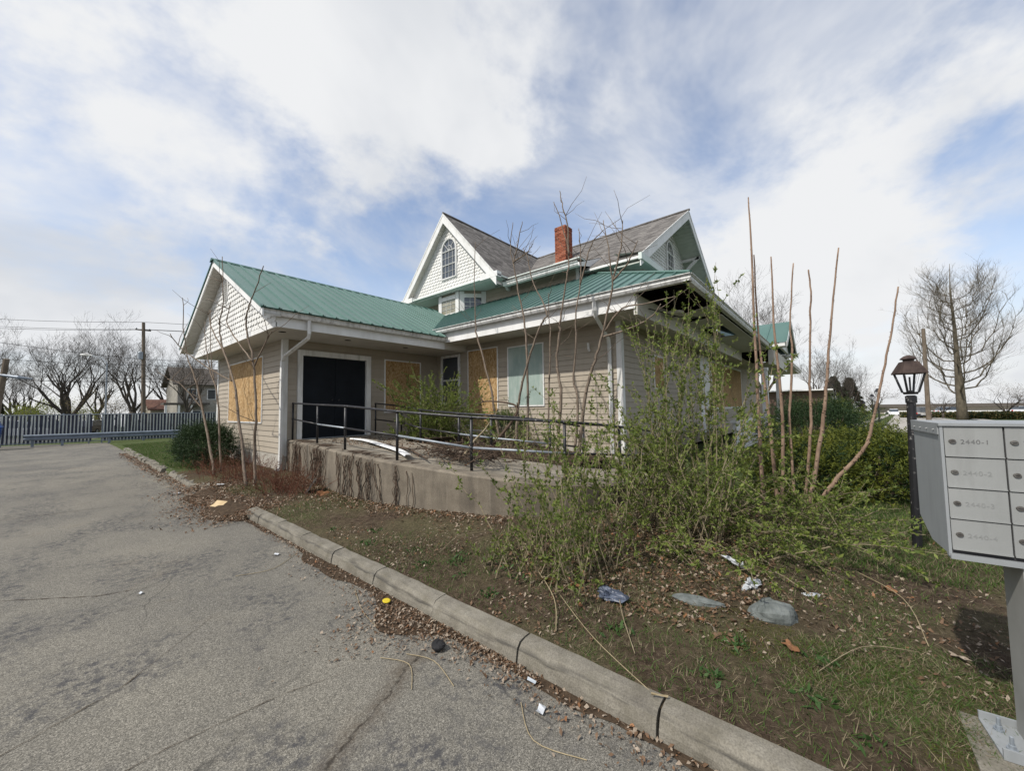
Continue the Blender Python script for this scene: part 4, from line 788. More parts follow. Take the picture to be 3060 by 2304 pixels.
# ================================================================== LAMP POSTS
def lamp_post(loc, label, hgt=2.0, lean=(0, 0), top=True, cap=M_RUST, group=None):
    t_ = thing('lamp_post', loc, label, 'lamp post', group); x_, y_, z_ = loc; s_ = hgt/2.0
    tx_, ty_ = x_+lean[0], y_+lean[1]; ph = 1.56*s_
    MB().tube([(x_, y_, z_-0.05), (x_+(tx_-x_)*0.5, y_+(ty_-y_)*0.5, z_+ph*0.5), (tx_, ty_, z_+ph)], [0.040*s_, 0.038*s_, 0.036*s_], 12).lathe([(0.042*s_, ph-0.07*s_), (0.044*s_, ph-0.06*s_), (0.044*s_, ph), (0.03*s_, ph+0.01*s_)], (tx_, ty_, z_), 12).build('post', M_BLACK, t_, smooth=False)
    q = math.pi/4
    def sq(r, z): return [(tx_+r*math.cos(q+k*math.pi/2+0.35), ty_+r*math.sin(q+k*math.pi/2+0.35), z_+z) for k in range(4)]
    MB().lathe([(0.055*s_, ph+0.02*s_), (0.065*s_, ph+0.045*s_)], (tx_, ty_, z_), 4, ph=q+0.35).build('lantern_base', M_BLACK, t_)
    lo, hi = sq(0.062*s_, ph+0.04*s_), sq(0.118*s_, ph+0.235*s_)
    for k in range(4): MB().tube([lo[k], hi[k]], 0.010*s_, 4).build('lantern_bar', M_BLACK, t_)
    MB().tube([(tx_, ty_, z_+ph+0.03*s_), (tx_, ty_, z_+ph+0.2*s_)], 0.008*s_, 6).lathe([(0.014*s_, ph+0.03*s_), (0.014*s_, ph+0.06*s_)], (tx_, ty_, z_), 8).build('socket', M_BLACK, t_)
    MB().lathe([(0.142*s_, ph+0.23*s_), (0.145*s_, ph+0.238*s_), (0.078*s_, ph+0.355*s_), (0.065*s_, ph+0.36*s_)], (tx_, ty_, z_), 4, ph=q+0.35).build('lantern_roof', cap, t_)
    if top: MB().lathe([(0.042*s_, ph+0.355*s_), (0.042*s_, ph+0.375*s_), (0.064*s_, ph+0.382*s_), (0.062*s_, ph+0.392*s_), (0.035*s_, ph+0.415*s_), (0.008*s_, ph+0.425*s_)], (tx_, ty_, z_), 14).build('finial', cap, t_)
lamp_post((5.62, -0.55, 0.13), 'nearest black lamp post with rusty lantern beside the mailbox', 1.985, (0.0, -0.035))
lamp_post((41.4, -2.5, float(yard_z(41.4, -2.5))), 'black lamp post standing behind the leaning shoot', 3.0, cap=M_BLACK)
lamp_post((50.5, -2.65, float(yard_z(50.5, -2.65))), 'lamp post on a low brick pier, partly hidden behind another lamp post', 2.9, cap=M_BLACK)
lamp_post((62, -2.5, float(yard_z(62, -2.5))), 'smallest, farthest black lamp post along the street', 2.4, cap=M_BLACK)

# ================================================================== VEGETATION
def unit(a): return a/np.maximum(np.linalg.norm(a, axis=-1, keepdims=True), 1e-9)
def leaf_quads(P, Dr, L, Wd_, r):    # diamond leaves: base P, direction Dr (n,3), length L, width Wd_
    n = len(P); Dr = unit(Dr); s_ = unit(np.cross(Dr, r.normal(size=(n, 3)))); L = np.asarray(L).reshape(-1, 1)*np.ones((n, 1)); Wd_ = np.asarray(Wd_).reshape(-1, 1)*np.ones((n, 1))
    mid = P+Dr*L*0.45; return np.stack([P, mid+s_*Wd_/2, P+Dr*L, mid-s_*Wd_/2], 1).reshape(-1, 3)
def stem_curve(base, az, L, lift, droop, r, n=10, wob=0.03):
    d = np.array([math.cos(az), math.sin(az), 0.0]); t = np.linspace(0, 1, n)[:, None]
    P = np.array(base)+d*(L*math.cos(lift)*t)+np.array([0, 0, 1.0])*(L*math.sin(lift)*t-droop*L*t*t)
    P = P+np.cumsum(r.normal(size=(n, 3))*wob*L/n, 0)*np.minimum(t*3, 1); return P
def poly_at(P, s):     # sample polyline at params s (0..1)
    n = len(P)-1; f = np.clip(s*n, 0, n-1e-6); i = f.astype(int); k = (f-i)[:, None]; return P[i]*(1-k)+P[i+1]*k, P[i+1]-P[i]
def shrub(name, label, cat, loc, stems, leaf_mats, r, leaf_step=0.03, leaf_len=(0.02, 0.04), leaf_from=0.25, cane=None, thick=0.005, side=0, group=None, minz=0.1):
    t_ = thing(name, loc, label, cat, group); b = MB(); LP, LD = [], []
    for P in stems:
        P = np.array(P); P[:, 2] = np.maximum(P[:, 2], minz+0.02*r.random(len(P))); L = np.linalg.norm(np.diff(P, axis=0), axis=1).sum()
        b.tube([tuple(p) for p in P], list(np.linspace(thick*(0.7+0.8*r.random()), thick*0.25, len(P))), 4, cap=False)
        cur = [P]
        for _ in range(side):
            s0 = r.uniform(0.25, 0.9); q, dd = poly_at(P, np.array([s0])); d2 = unit(unit(dd[0])+r.normal(size=3)*0.55+np.array([0, 0, .25])); l2 = L*r.uniform(0.12, 0.35)
            tt = np.linspace(0, 1, 5)[:, None]; S_ = q[0]+d2*l2*tt+np.array([0, 0, -0.12])*l2*tt*tt; b.tube([tuple(p) for p in S_], list(np.linspace(thick*0.5, thick*0.2, 5)), 3, cap=False); cur.append(S_)
        for C_ in cur:
            l3 = np.linalg.norm(np.diff(C_, axis=0), axis=1).sum(); n = int(l3/leaf_step*(1-leaf_from)*2)
            if n < 1: continue
            n = max(4, n); s = np.repeat(r.uniform(leaf_from if C_ is P else 0.1, 1, (n+3)//4), 4)[:n]+r.normal(size=n)*0.006/max(l3, .05); s = np.clip(s, 0, 1); q, dd = poly_at(C_, s); LP.append(q); LD.append(unit(dd)*0.7+r.normal(size=(n, 3))*0.6+np.array([0, 0, 0.25]))
    tag(b.build('stems', cane or M_CANE, t_), kind='stuff')
    if LP:
        LP = np.concatenate(LP); LD = np.concatenate(LD); n = len(LP); ln = r.uniform(*leaf_len, n)
        V = leaf_quads(LP, LD, ln, ln*0.42, r); o = obj('leaves', npmesh('leaves', V, 4, leaf_mats, r.integers(0, len(leaf_mats), n) if len(leaf_mats) > 1 else None), t_); tag(o, kind='stuff')
    return t_
r = np.random.default_rng(21)
# front-left spray of leafy canes
st = []
for i in range(66):
    b_ = (r.uniform(2.75, 3.55), r.uniform(1.55, 2.55), 0.13); st.append(stem_curve(b_, r.uniform(0, 6.28), r.uniform(0.7, 1.75), rad(r.uniform(60, 88)), r.uniform(0.0, 0.25), r, 10, 0.12))
for i in range(60):
    b_ = (r.uniform(2.5, 3.4), r.uniform(1.5, 2.7), 0.12); st.append(stem_curve(b_, r.uniform(0, 6.28), r.uniform(0.2, 0.55), rad(r.uniform(35, 85)), 0.1, r, 6, 0.1))
shrub('leafy_shrub', 'upright leafing shrub in front of the ramp wall near the kerb', 'shrub', (3.1, 2.0, 0.12), st, [M_FORS, M_FORSD], r, 0.027, (0.02, 0.048), 0.12, thick=0.0045, side=2)
# big arching shrub in the middle
st = []
for i in range(125):
    b_ = (r.uniform(4.2, 5.9), r.uniform(1.0, 2.3), 0.14); a_ = r.uniform(0, 6.28); L = r.uniform(0.9, 2.7)
    st.append(stem_curve(b_, a_, L, rad(r.uniform(48, 86)), r.uniform(0.1, 0.55), r, 12, 0.10))
for i in range(45):   # low branches arching towards the kerb
    b_ = (r.uniform(3.9, 5.4), r.uniform(0.5, 1.8), 0.14); a_ = r.uniform(rad(150), rad(270)); L = r.uniform(0.7, 1.6)
    st.append(stem_curve(b_, a_, L, rad(r.uniform(15, 55)), r.uniform(0.15, 0.6), r, 12, 0.08))
for i in range(26):  # tall thin whips
    b_ = (r.uniform(4.6, 6.0), r.uniform(1.0, 2.0), 0.14); st.append(stem_curve(b_, r.uniform(0, 6.28), r.uniform(2.4, 3.0), rad(r.uniform(78, 90)), 0.0, r, 12, 0.06))
shrub('forsythia_shrub', 'huge tangled arching shrub with fresh leaves hiding the end of the ramp', 'shrub', (5.2, 1.4, 0.14), st, [M_FORS, M_FORS, M_FORSD], r, 0.0235, (0.022, 0.052), 0.13, M_CANEL, thick=0.006, side=4)
st = []
for i in range(80):
    b_ = (r.uniform(4.9, 6.6), r.uniform(0.1, 1.0), 0.14); st.append(stem_curve(b_, r.uniform(rad(120), rad(300)), r.uniform(0.5, 1.5), rad(r.uniform(20, 70)), r.uniform(0.2, 0.5), r, 12, 0.08))
shrub('leafy_shrub', 'low spreading leafy shrub at the foot of the tall red shoots', 'shrub', (6.2, 0.2, 0.14), st, [M_FORS, M_FORSD], r, 0.022, (0.022, 0.05), 0.12, M_CANEL, thick=0.005, side=3)
# shrub on the landing near inner corner
st = []
for i in range(110):
    b_ = (r.uniform(5.85, 6.75), r.uniform(7.4, 8.4), 0.88); st.append(stem_curve(b_, r.uniform(0, 6.28), r.uniform(0.8, 2.5), rad(r.uniform(40, 85)), r.uniform(0.1, 0.45), r, 11, 0.1))
for i in range(90):
    b_ = (r.uniform(5.75, 6.75), r.uniform(7.2, 8.4), 0.88); st.append(stem_curve(b_, r.uniform(0, 6.28), r.uniform(0.4, 1.1), rad(r.uniform(15, 60)), r.uniform(0.1, 0.4), r, 8, 0.1))
shrub('leafy_shrub', 'leafing shrub growing on the landing between the two boarded windows', 'shrub', (6.3, 7.9, 0.88), st, [M_FORS, M_FORS, M_FORSD], r, 0.019, (0.03, 0.06), 0.1, M_CANEL, thick=0.006, side=4, minz=0.92)
st = []
for i in range(60):
    b_ = (r.uniform(5.6, 7.4), r.uniform(4.2, 6.8), 0.6); st.append(stem_curve(b_, r.uniform(0, 6.28), r.uniform(0.6, 1.7), rad(r.uniform(40, 85)), r.uniform(0.1, 0.4), r, 10, 0.1))
shrub('leafy_shrub', 'thin scattered leafy shrub under the saplings by the green board', 'shrub', (6.5, 5.6, 0.6), st, [M_FORS, M_FORSD], r, 0.05, (0.02, 0.045), 0.3, thick=0.005, side=2, minz=0.5)
# soil bed behind the inner ramp edge
tag(MB().add([(5.05, 5.2, 0.72), (5.3, 4.55, 0.66), (6.2, 4.05, 0.5), (8.5, 3.98, 0.4), (8.5, 9.3, 0.84), (5.75, 8.0, 0.86), (5.1, 6.3, 0.8)], [tuple(range(7))]).build('planting_bed', M_MULCH), kind='structure')
# red twig bushes left of ramp
for nm, cx_, cy_, n_, hgt, lab in (('twiggy_bush', 2.85, 7.9, 230, 0.75, 'leafless red-brown twiggy bush against the ramp wall by the downspout'), ('twiggy_bush', 2.75, 10.2, 170, 0.8, 'leafless red-brown twiggy bush below the gable window'), ('twiggy_bush', 2.6, 11.9, 90, 0.6, 'sparse leafless twiggy bush beside the dark clipped yew')):
    st = [stem_curve((cx_+r.normal()*0.22, cy_+r.normal()*0.5, 0.12), r.uniform(0, 6.28), r.uniform(0.3, hgt), rad(r.uniform(35, 88)), r.uniform(0, 0.25), r, 6, 0.15) for i in range(n_)]
    shrub(nm, lab, 'bush', (cx_, cy_, 0.12), st, [M_LIT1], r, 0.09, (0.012, 0.025), 0.3, M_TWIGR, 0.0035, 3)
# yews
def yew(label, c, rad_, n, mats, r, seed=0):
    t_ = thing('yew_bush', (c[0], c[1], 0.12), label, 'bush'); c = np.array(c); R = np.array(rad_)
    sp = unit(r.normal(size=(n//14, 3))); sp[:, 2] = np.where(sp[:, 2] < -0.55, -sp[:, 2], sp[:, 2]); lump = 0.80+0.30*np.abs(np.sin(sp[:, 0]*5+seed)*np.cos(sp[:, 1]*4.3+seed*2))+0.10*r.normal(size=len(sp))
    depth = r.uniform(0.62, 1.0, len(sp)); Pc = c+sp*R*(lump*depth)[:, None]
    dirs = unit(sp+r.normal(size=sp.shape)*0.55+np.array([0, 0, 0.25])); ln = r.uniform(0.10, 0.22, len(sp))
    k = 14; tt = np.tile(np.linspace(0, 1, k), len(sp)); B = np.repeat(Pc, k, 0)+np.repeat(dirs*ln[:, None], k, 0)*tt[:, None]; Dn = np.repeat(dirs, k, 0)*0.6+r.normal(size=B.shape)*0.7
    B[:, 2] = np.maximum(B[:, 2], 0.1); V = leaf_quads(B, Dn, r.uniform(0.035, 0.065, len(B)), 0.012, r)
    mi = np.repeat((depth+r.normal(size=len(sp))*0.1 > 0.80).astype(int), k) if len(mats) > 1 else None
    tag(obj('foliage', npmesh('foliage', V, 4, mats, mi), t_), kind='stuff')
    b = MB()
    for i in range(60):
        d = unit(r.normal(size=3)); d[2] = abs(d[2]); p0 = c*np.array([1, 1, 0])+np.array([0, 0, 0.1])+r.normal(size=3)*np.array([.12, .12, 0]); p1 = c+d*R*0.8; b.tube([tuple(p0), tuple((p0+p1)/2+r.normal(size=3)*0.06), tuple(p1)], [0.018, 0.01, 0.005], 4, cap=False)
    b.build('branches', M_BARKG, t_); return t_
yew('dark clipped yew bush by the kerb left of the house', (2.75, 13.7, 0.60), (0.70, 1.35, 0.70), 42000, [M_YEWD, M_YEWD], r, 1)
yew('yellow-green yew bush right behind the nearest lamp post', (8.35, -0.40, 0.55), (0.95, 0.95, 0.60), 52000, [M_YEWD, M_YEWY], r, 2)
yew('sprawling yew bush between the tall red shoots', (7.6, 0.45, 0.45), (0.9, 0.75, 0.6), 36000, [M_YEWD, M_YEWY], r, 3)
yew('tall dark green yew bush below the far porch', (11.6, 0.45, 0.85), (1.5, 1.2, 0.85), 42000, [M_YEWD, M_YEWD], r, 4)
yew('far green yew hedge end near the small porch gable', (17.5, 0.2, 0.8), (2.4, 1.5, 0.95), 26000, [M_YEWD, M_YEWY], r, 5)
yew('small dark yew under the green boarded window', (7.6, 6.6, 1.0), (0.55, 0.6, 0.5), 14000, [M_YEWD, M_FORSD], r, 6)

# saplings and shoots
def stems_thing(name, label, cat, base, polys, mt, r0, r1, knob=0, k=7, group=None, twigs=0, seed=1, wob=0.007):
    t_ = thing(name, base, label, cat, group); rr = random.Random(seed)
    for i, P in enumerate(polys):
        D_ = dens(P, 5); n = len(D_); main = i == 0; a0 = r0 if main else r0*0.55
        D_ = [p+Vector((rr.gauss(0, wob), rr.gauss(0, wob), 0)) if 0 < j < n-1 else p for j, p in enumerate(D_)]
        b = MB(); b.tube(D_, [a0+(r1-a0)*(j/(n-1))**0.8 for j in range(n)], k)
        if knob:
            for j in range(1, n-1):
                for _ in range(knob):
                    p = D_[j]+(D_[j+1]-D_[j])*rr.random(); rr_ = a0+(r1-a0)*(j/(n-1))**0.8; an = rr.uniform(0, 6.28); q = p+Vector((math.cos(an), math.sin(an), 0))*rr_*0.7; b.tube([q, q+Vector((math.cos(an), math.sin(an), 0.5))*rr_*0.8], [rr_*0.55, rr_*0.2], 5)
        for _ in range(twigs):
            j = rr.randint(n//4, n-2); p = D_[j]; an = rr.uniform(0, 6.28); L = rr.uniform(0.25, 0.9); d = Vector((math.cos(an)*0.8, math.sin(an)*0.8, rr.uniform(0.2, 1.0))).normalized()
            q = [p+d*L*s_+Vector((rr.gauss(0, .03), rr.gauss(0, .03), 0.06*L*s_*s_)) for s_ in (0, .33, .66, 1)]; q[0] = p; b.tube(q, [r1*1.0, r1*0.8, r1*0.6, r1*0.35], 4)
        b.build('trunk' if main else 'branch', mt, t_, smooth=True)
    return t_
stems_thing('sapling', 'forked bare sapling nearest the clipped yew at the gable end', 'sapling', (2.5, 11.44, 0.12), [[(2.50,11.44,0.1),(2.45,12.49,1.69),(2.35,12.95,2.54),(2.25,13.53,3.36),(2.10,13.31,4.71)], [(2.45,12.49,1.69),(2.10,13.00,2.34),(1.85,13.27,2.50)]], M_BARKG, 0.032, 0.008, 1, twigs=5, seed=2)
stems_thing('sapling', 'slim bare sapling in front of the boarded gable window', 'sapling', (2.75, 11.93, 0.12), [[(2.75,11.93,0.1),(2.75,12.51,2.00),(2.75,13.26,2.74),(2.75,13.83,3.45),(2.75,14.10,4.30)], [(2.75,12.93,2.48),(2.75,13.34,3.40),(2.75,13.48,4.53)]], M_BARKG, 0.026, 0.007, 1, twigs=4, seed=3)
stems_thing('sapling', 'tallest bare sapling crossing the round louvre vent', 'sapling', (2.5, 9.03, 0.12), [[(2.50,9.03,0.1),(2.50,9.57,1.28),(2.50,10.07,2.27),(2.48,10.98,3.18),(2.45,11.15,3.68),(2.42,10.76,4.19),(2.40,10.85,5.27)], [(2.50,10.23,2.31),(2.25,10.86,2.60),(1.85,11.60,3.11),(1.65,11.69,3.45)], [(2.50,10.81,2.99),(2.50,12.20,3.84),(2.50,12.40,4.29)]], M_BARKG, 0.033, 0.008, 1, twigs=4, seed=4)
stems_thing('sapling', 'bare sapling bending across the green roof edge beside the downspout', 'sapling', (2.65, 9.03, 0.12), [[(2.65,9.03,0.1),(2.65,9.15,0.89),(2.62,8.97,1.57),(2.60,9.20,2.68),(2.55,9.50,3.45),(2.50,9.20,3.76),(2.50,8.86,4.02),(2.45,8.18,4.38)], [(2.57,9.1,2.66),(2.55,10.14,3.22),(2.55,10.92,3.76),(2.55,10.67,4.17)], [(2.58,8.98,2.56),(2.55,8.29,2.93),(2.55,8.00,3.11)]], M_BARKG, 0.033, 0.008, 1, twigs=3, seed=5)
SAP = [('leftmost sapling of the clump before the window wall, crossing the tall wooden board', [[(6.90,6.21,0.7),(6.90,6.55,2.32),(6.90,6.97,3.50),(6.90,6.99,3.80),(6.90,7.04,4.84),(6.90,6.98,5.95)]], 0.04),
 ('dark crooked sapling in front of the pale green board', [[(6.60,5.46,0.7),(6.60,5.40,1.58),(6.60,5.20,2.35),(6.60,4.88,3.09),(6.60,4.66,3.47),(6.60,4.58,3.64),(6.60,4.95,4.44),(6.60,5.04,4.90),(6.60,5.16,5.18)]], 0.042),
 ('straight sapling by the green board with a forked top against the gable roof', [[(6.80,5.31,0.7),(6.80,5.27,1.88),(6.80,5.30,3.26),(6.80,5.43,4.04),(6.80,5.60,4.86),(6.80,5.70,5.39),(6.80,5.62,5.99)], [(6.80,5.62,5.01),(6.80,5.47,5.47),(6.80,5.34,5.92)], [(6.80,5.59,5.04),(6.80,5.23,5.15),(6.80,5.04,5.31)]], 0.042),
 ('short thin sapling ending below the upper eave', [[(7.10,4.96,0.7),(7.10,4.90,1.87),(7.10,4.83,3.24),(7.10,4.85,3.50),(7.10,4.86,4.20)]], 0.03),
 ('tallest sapling of the clump, its twin tips rising past the chimney', [[(6.90,4.58,0.7),(6.90,4.45,1.85),(6.90,4.54,2.58),(6.90,4.45,3.22),(6.90,4.44,3.51),(6.90,4.27,4.23),(6.90,4.18,4.83),(6.90,4.37,5.68),(6.90,4.53,6.13)], [(6.90,4.18,4.83),(6.90,4.20,5.49),(6.90,4.32,6.03),(6.90,4.37,6.32)]], 0.045),
 ('sapling right of the chimney with a branch bowing outward', [[(7.10,4.26,0.6),(7.10,4.17,1.82),(7.10,4.26,2.14),(7.10,4.17,3.01),(7.10,4.17,3.53),(7.10,4.04,4.22),(7.10,4.01,4.74),(7.10,4.04,5.45)], [(7.10,4.04,4.22),(7.10,3.75,5.00),(7.10,3.46,5.23)]], 0.038),
 ('rightmost many-branched sapling by the white downspout', [[(6.70,3.97,0.4),(6.70,3.79,1.72),(6.70,3.62,2.30),(6.70,3.40,2.86),(6.70,3.17,3.70),(6.70,3.12,3.98),(6.70,3.19,4.64),(6.70,3.27,5.22)], [(6.70,3.12,3.98),(6.70,2.94,4.58),(6.70,2.88,5.09)], [(6.70,3.11,4.00),(6.70,2.81,4.25),(6.70,2.61,4.62)], [(6.70,3.3,3.06),(6.60,2.91,3.40),(6.60,2.51,3.41),(6.60,1.96,3.44)], [(6.70,3.33,2.95),(6.60,2.75,3.02),(6.60,2.36,3.17),(6.60,2.21,3.36)]], 0.05)]
for i, (lab, po, r0_) in enumerate(SAP): stems_thing('sapling', lab, 'sapling', po[0][0], po, M_BARKG, r0_*0.82, 0.007, 1, group='saplings in front of the window wall', twigs=5, seed=20+i)
SH = [('tallest red shoot, leftmost of the row right of the house', [(6.60,0.87,0.1),(6.60,0.87,1.44),(6.60,0.86,3.50),(6.60,0.86,4.73)], .031), ('red shoot crossing just beside the tallest shoot', [(6.70,0.70,0.1),(6.70,0.76,1.44),(6.70,0.83,2.53),(6.70,0.84,3.87)], .030),
 ('red shoot in front of the little green porch gable', [(6.50,0.65,0.1),(6.50,0.58,1.44),(6.50,0.62,2.75),(6.50,0.61,3.72)], .027), ('thin red shoot at the tip of the little porch gable', [(6.70,0.50,0.1),(6.70,0.52,1.24),(6.70,0.44,2.35),(6.70,0.45,2.75),(6.70,0.37,3.62)], .021),
 ('thin straight shoot with a crooked tip standing alone against the sky', [(6.50,0.41,0.1),(6.50,0.28,1.22),(6.50,0.26,1.75),(6.50,0.23,2.41),(6.50,0.19,3.12),(6.50,0.20,3.43)], .021), ('thick slanting shoot second from the lamp post', [(6.40,0.36,0.1),(6.40,0.17,1.23),(6.40,0.10,1.72),(6.40,0.04,2.30),(6.40,-0.02,2.82),(6.40,-0.12,3.61)], .027),
 ('shoot bending out strongly towards the lamp post', [(6.30,0.36,0.1),(6.30,0.12,0.55),(6.30,-0.07,0.83),(6.30,-0.19,1.00),(6.30,-0.27,1.17),(6.30,-0.34,1.47),(6.30,-0.44,1.97),(6.30,-0.54,2.47),(6.30,-0.62,2.97)], .030)]
for i, (lab, po, r0_) in enumerate(SH): stems_thing('shoot', lab, 'shoot', po[0], [po], M_BARKR, r0_, 0.008, 2, 8, 'tall bare shoots right of the house', seed=50+i, wob=0.003)

# dead vines on ramp wall
def vine(label, y0, seed, n=16, spread=0.35):
    rr = random.Random(seed); b = MB()
    for _ in range(n):
        i = min(range(len(RO)), key=lambda k: abs(RO[k].y-(y0+rr.gauss(0, spread)))); o_ = RO[i]; top = o_.z+rr.uniform(-0.1, 0.02); P = []; yy = o_.y; z = 0.12
        while z < top:
            j = min(range(len(RO)), key=lambda k: abs(RO[k].y-yy)); P.append((RO[j].x-0.012-rr.random()*0.02, yy, z)); yy += rr.gauss(0, 0.025); z += 0.07
        if rr.random() < 0.6: P.append((P[-1][0]+0.12, yy, o_.z+0.012)); P.append((P[-1][0]+0.25, yy+rr.gauss(0, .2), o_.z+0.012))
        if len(P) > 2: b.tube(P, [0.010*rr.uniform(0.35, 1)]*(len(P)-1)+[0.002], 4)
    t_ = thing('dead_vine', (3.3, y0, 0.12), label, 'vine'); b.build('vine_stems', M_VINE, t_)
vine('mat of fine dead vines next to the downspout corner', 9.6, 1, 30, 0.5); vine('thick dead vine tangle draped over the ramp edge below the door', 8.0, 2, 34, 0.28)
vine('dark vine hanging left of the pale ramp stain', 6.6, 3, 14, 0.15); vine('thick-stemmed vine clinging to the middle of the ramp wall', 5.9, 4, 14, 0.1); vine('last thin dead vine on the bare stretch of ramp wall', 5.2, 5, 9, 0.18)
# fallen branches on the ramp
def branch(label, pts, r0_, mt, seed=0, cat='branch', nm='fallen_branch', tw=3):
    rr = random.Random(seed); D_ = dens(pts, 5); n = len(D_); b = MB().tube(D_, [r0_*(1-0.75*j/n) for j in range(n)], 6); 
    for _ in range(tw):
        p = D_[rr.randint(2, n-2)]; q = p+Vector((rr.gauss(0, .15), rr.gauss(0, .15), rr.uniform(0, .12))); b.tube([p, (p+q)/2+Vector((0, 0, .02)), q], [r0_*.4, r0_*.3, r0_*.12], 4)
    tag(b.build(nm, mt, smooth=True), label, cat)
branch('dark crooked fallen branch lying over the white strip on the ramp', [(4.45, 7.46, 0.93), (4.25, 6.6, 0.90), (4.15, 6.0, 0.91), (3.95, 5.4, 0.87), (3.75, 4.9, 0.84)], 0.035, M_VINE, 1)
branch('pale peeled branch leaning up against the inner rail', [(4.2, 4.6, 0.82), (4.6, 4.75, 1.05), (5.0, 4.85, 1.25), (5.25, 4.75, 1.6)], 0.026, M_CANE, 2)
branch('black twisted limb arching over the inner rail', [(5.1, 4.9, 0.85), (5.3, 4.5, 1.35), (5.4, 4.45, 1.65), (5.2, 4.9, 1.75), (5.1, 5.2, 1.7)], 0.032, M_VINE, 3)
branch('short dark stick lying near the landing shrub', [(5.6, 7.4, 0.93), (6.1, 7.35, 0.92), (6.6, 7.3, 0.93)], 0.03, M_VINE, 4, tw=0)
b = MB(); rr = random.Random(9)
for _ in range(260):
    p = Vector((rr.gauss(4.45, 0.27), rr.gauss(4.75, 0.5), 0.81+rr.random()*rr.random()*0.3)); d = Vector((rr.gauss(0, 1), rr.gauss(0, 1), rr.gauss(0, .2))).normalized()*rr.uniform(.15, .5); b.tube([p-d/2, p+Vector((0, 0, rr.uniform(0, .05))), p+d/2], [0.006, 0.008, 0.003], 4)
t_ = thing('brush_pile', (4.35, 4.5, 0.78), 'heap of dead twigs and debris on the ramp bend', 'brush pile'); tag(b.build('twigs', M_VINE, t_), kind='stuff')
b = MB()
P = [(4.80, 9.28, 0.905), (4.55, 8.2, 0.935), (4.2, 7.0, 0.93), (3.95, 6.0, 0.90), (3.72, 5.35, 0.865)]
vs = []
for p in dens(P, 5): vs += [(p.x-0.08, p.y-0.02, p.z), (p.x-0.05, p.y, p.z+0.025), (p.x+0.05, p.y, p.z+0.02), (p.x+0.09, p.y+0.02, p.z)]
n = len(vs)//4; b.add(vs, [(4*i+j, 4*i+j+1, 4*i+5+j, 4*i+4+j) for i in range(n-1) for j in range(3)]); tag(b.build('trim_strip', M_WHITE), 'bent white vinyl trim strip lying on the ramp landing', 'trim strip')

# ================================================================== GROUND COVER AND LITTER
r = np.random.default_rng(77)
def scatter(n, x0, x1, y0, y1): return r.uniform(x0, x1, n), r.uniform(y0, y1, n)
def ramp_mask(x, y):    # False on the ramp
    ox = np.interp(y, [p.y for p in RO][::-1], [p.x for p in RO][::-1]); return (x < ox-0.02) | (y < 2.4)
def blades(name, x, y, h, w, mats, label=None, cat=None, lean=0.5, mi=None):
    n = len(x); z = yard_z(x, y)-0.006; B = np.stack([x, y, z], 1); an = r.uniform(0, 6.28, n); s_ = np.stack([np.cos(an), np.sin(an), 0*an], 1)*np.asarray(w).reshape(-1, 1)
    tip = B+np.stack([r.normal(size=n)*lean*h, r.normal(size=n)*lean*h, h*r.uniform(0.6, 1, n)], 1); V = np.stack([B-s_, B+s_, tip], 1).reshape(-1, 3)
    return tag(obj(name, npmesh(name, V, 3, mats, mi)), label, cat, kind='stuff')
x, y = scatter(150000, 2.09, 6.8, -2.4, 9.3); g = fbm(x, y, 0.8, 11); k = (g > 0.50+0.12*r.random(len(x))) & ramp_mask(x, y); x, y = x[k], y[k]; n = len(x)
blades('grass', x, y, r.uniform(0.02, 0.06, n), 0.0028, [M_GRASS, M_GRASSD], 'short patchy grass on the bare yard', 'grass', 0.7, (r.random(n) > 0.68).astype(int))
x, y = scatter(170000, 2.08, 6.5, -2.4, 9.3); k = ramp_mask(x, y); x, y = x[k], y[k]; n = len(x)
blades('dry_grass', x, y, r.uniform(0.004, 0.02, n), 0.0021, [M_GRASSD, M_VINE], 'dry flattened grass thatch over the soil', 'grass', 3.2, (r.random(n) > 0.6).astype(int))
x, y = scatter(110000, 4.6, 12, -4.5, 0.6); n = len(x); blades('grass', x, y, r.uniform(0.03, 0.09, n), 0.0035, [M_GRASS, M_GRASSD], 'greener grass behind the lamp post', 'grass', 0.6, (r.random(n) > 0.75).astype(int))
x, y = scatter(26000, 2.1, 3.6, 13.5, 26); n = len(x); blades('grass', x, y, r.uniform(0.04, 0.09, n), 0.005, [M_GRASS, M_GRASSD], 'strip of lawn between far kerb and house', 'grass', 0.6, (r.random(n) > 0.85).astype(int))
x, y = scatter(90000, 2.5, 5.2, -2.4, 0.3); k = fbm(x, y, 1.4, 83) > 0.47+0.1*r.random(len(x)); x, y = x[k], y[k]; n = len(x); blades('grass', x, y, r.uniform(0.015, 0.045, n), 0.0025, [M_GRASS, M_GRASSD], 'low matted grass in front of the lamp post', 'grass', 1.0, (r.random(n) > 0.6).astype(int))
# moss cushions near the kerb
x, y = scatter(150000, 2.08, 3.2, -1.4, 1.2); k = fbm(x, y, 2.0, 31) > 0.54+0.08*r.random(len(x)); x, y = x[k], y[k]; n = len(x); blades('moss', x, y, r.uniform(0.006, 0.016, n), 0.003, M_MOSS, 'olive moss patches along the kerb by the mailbox', 'moss', 0.8)
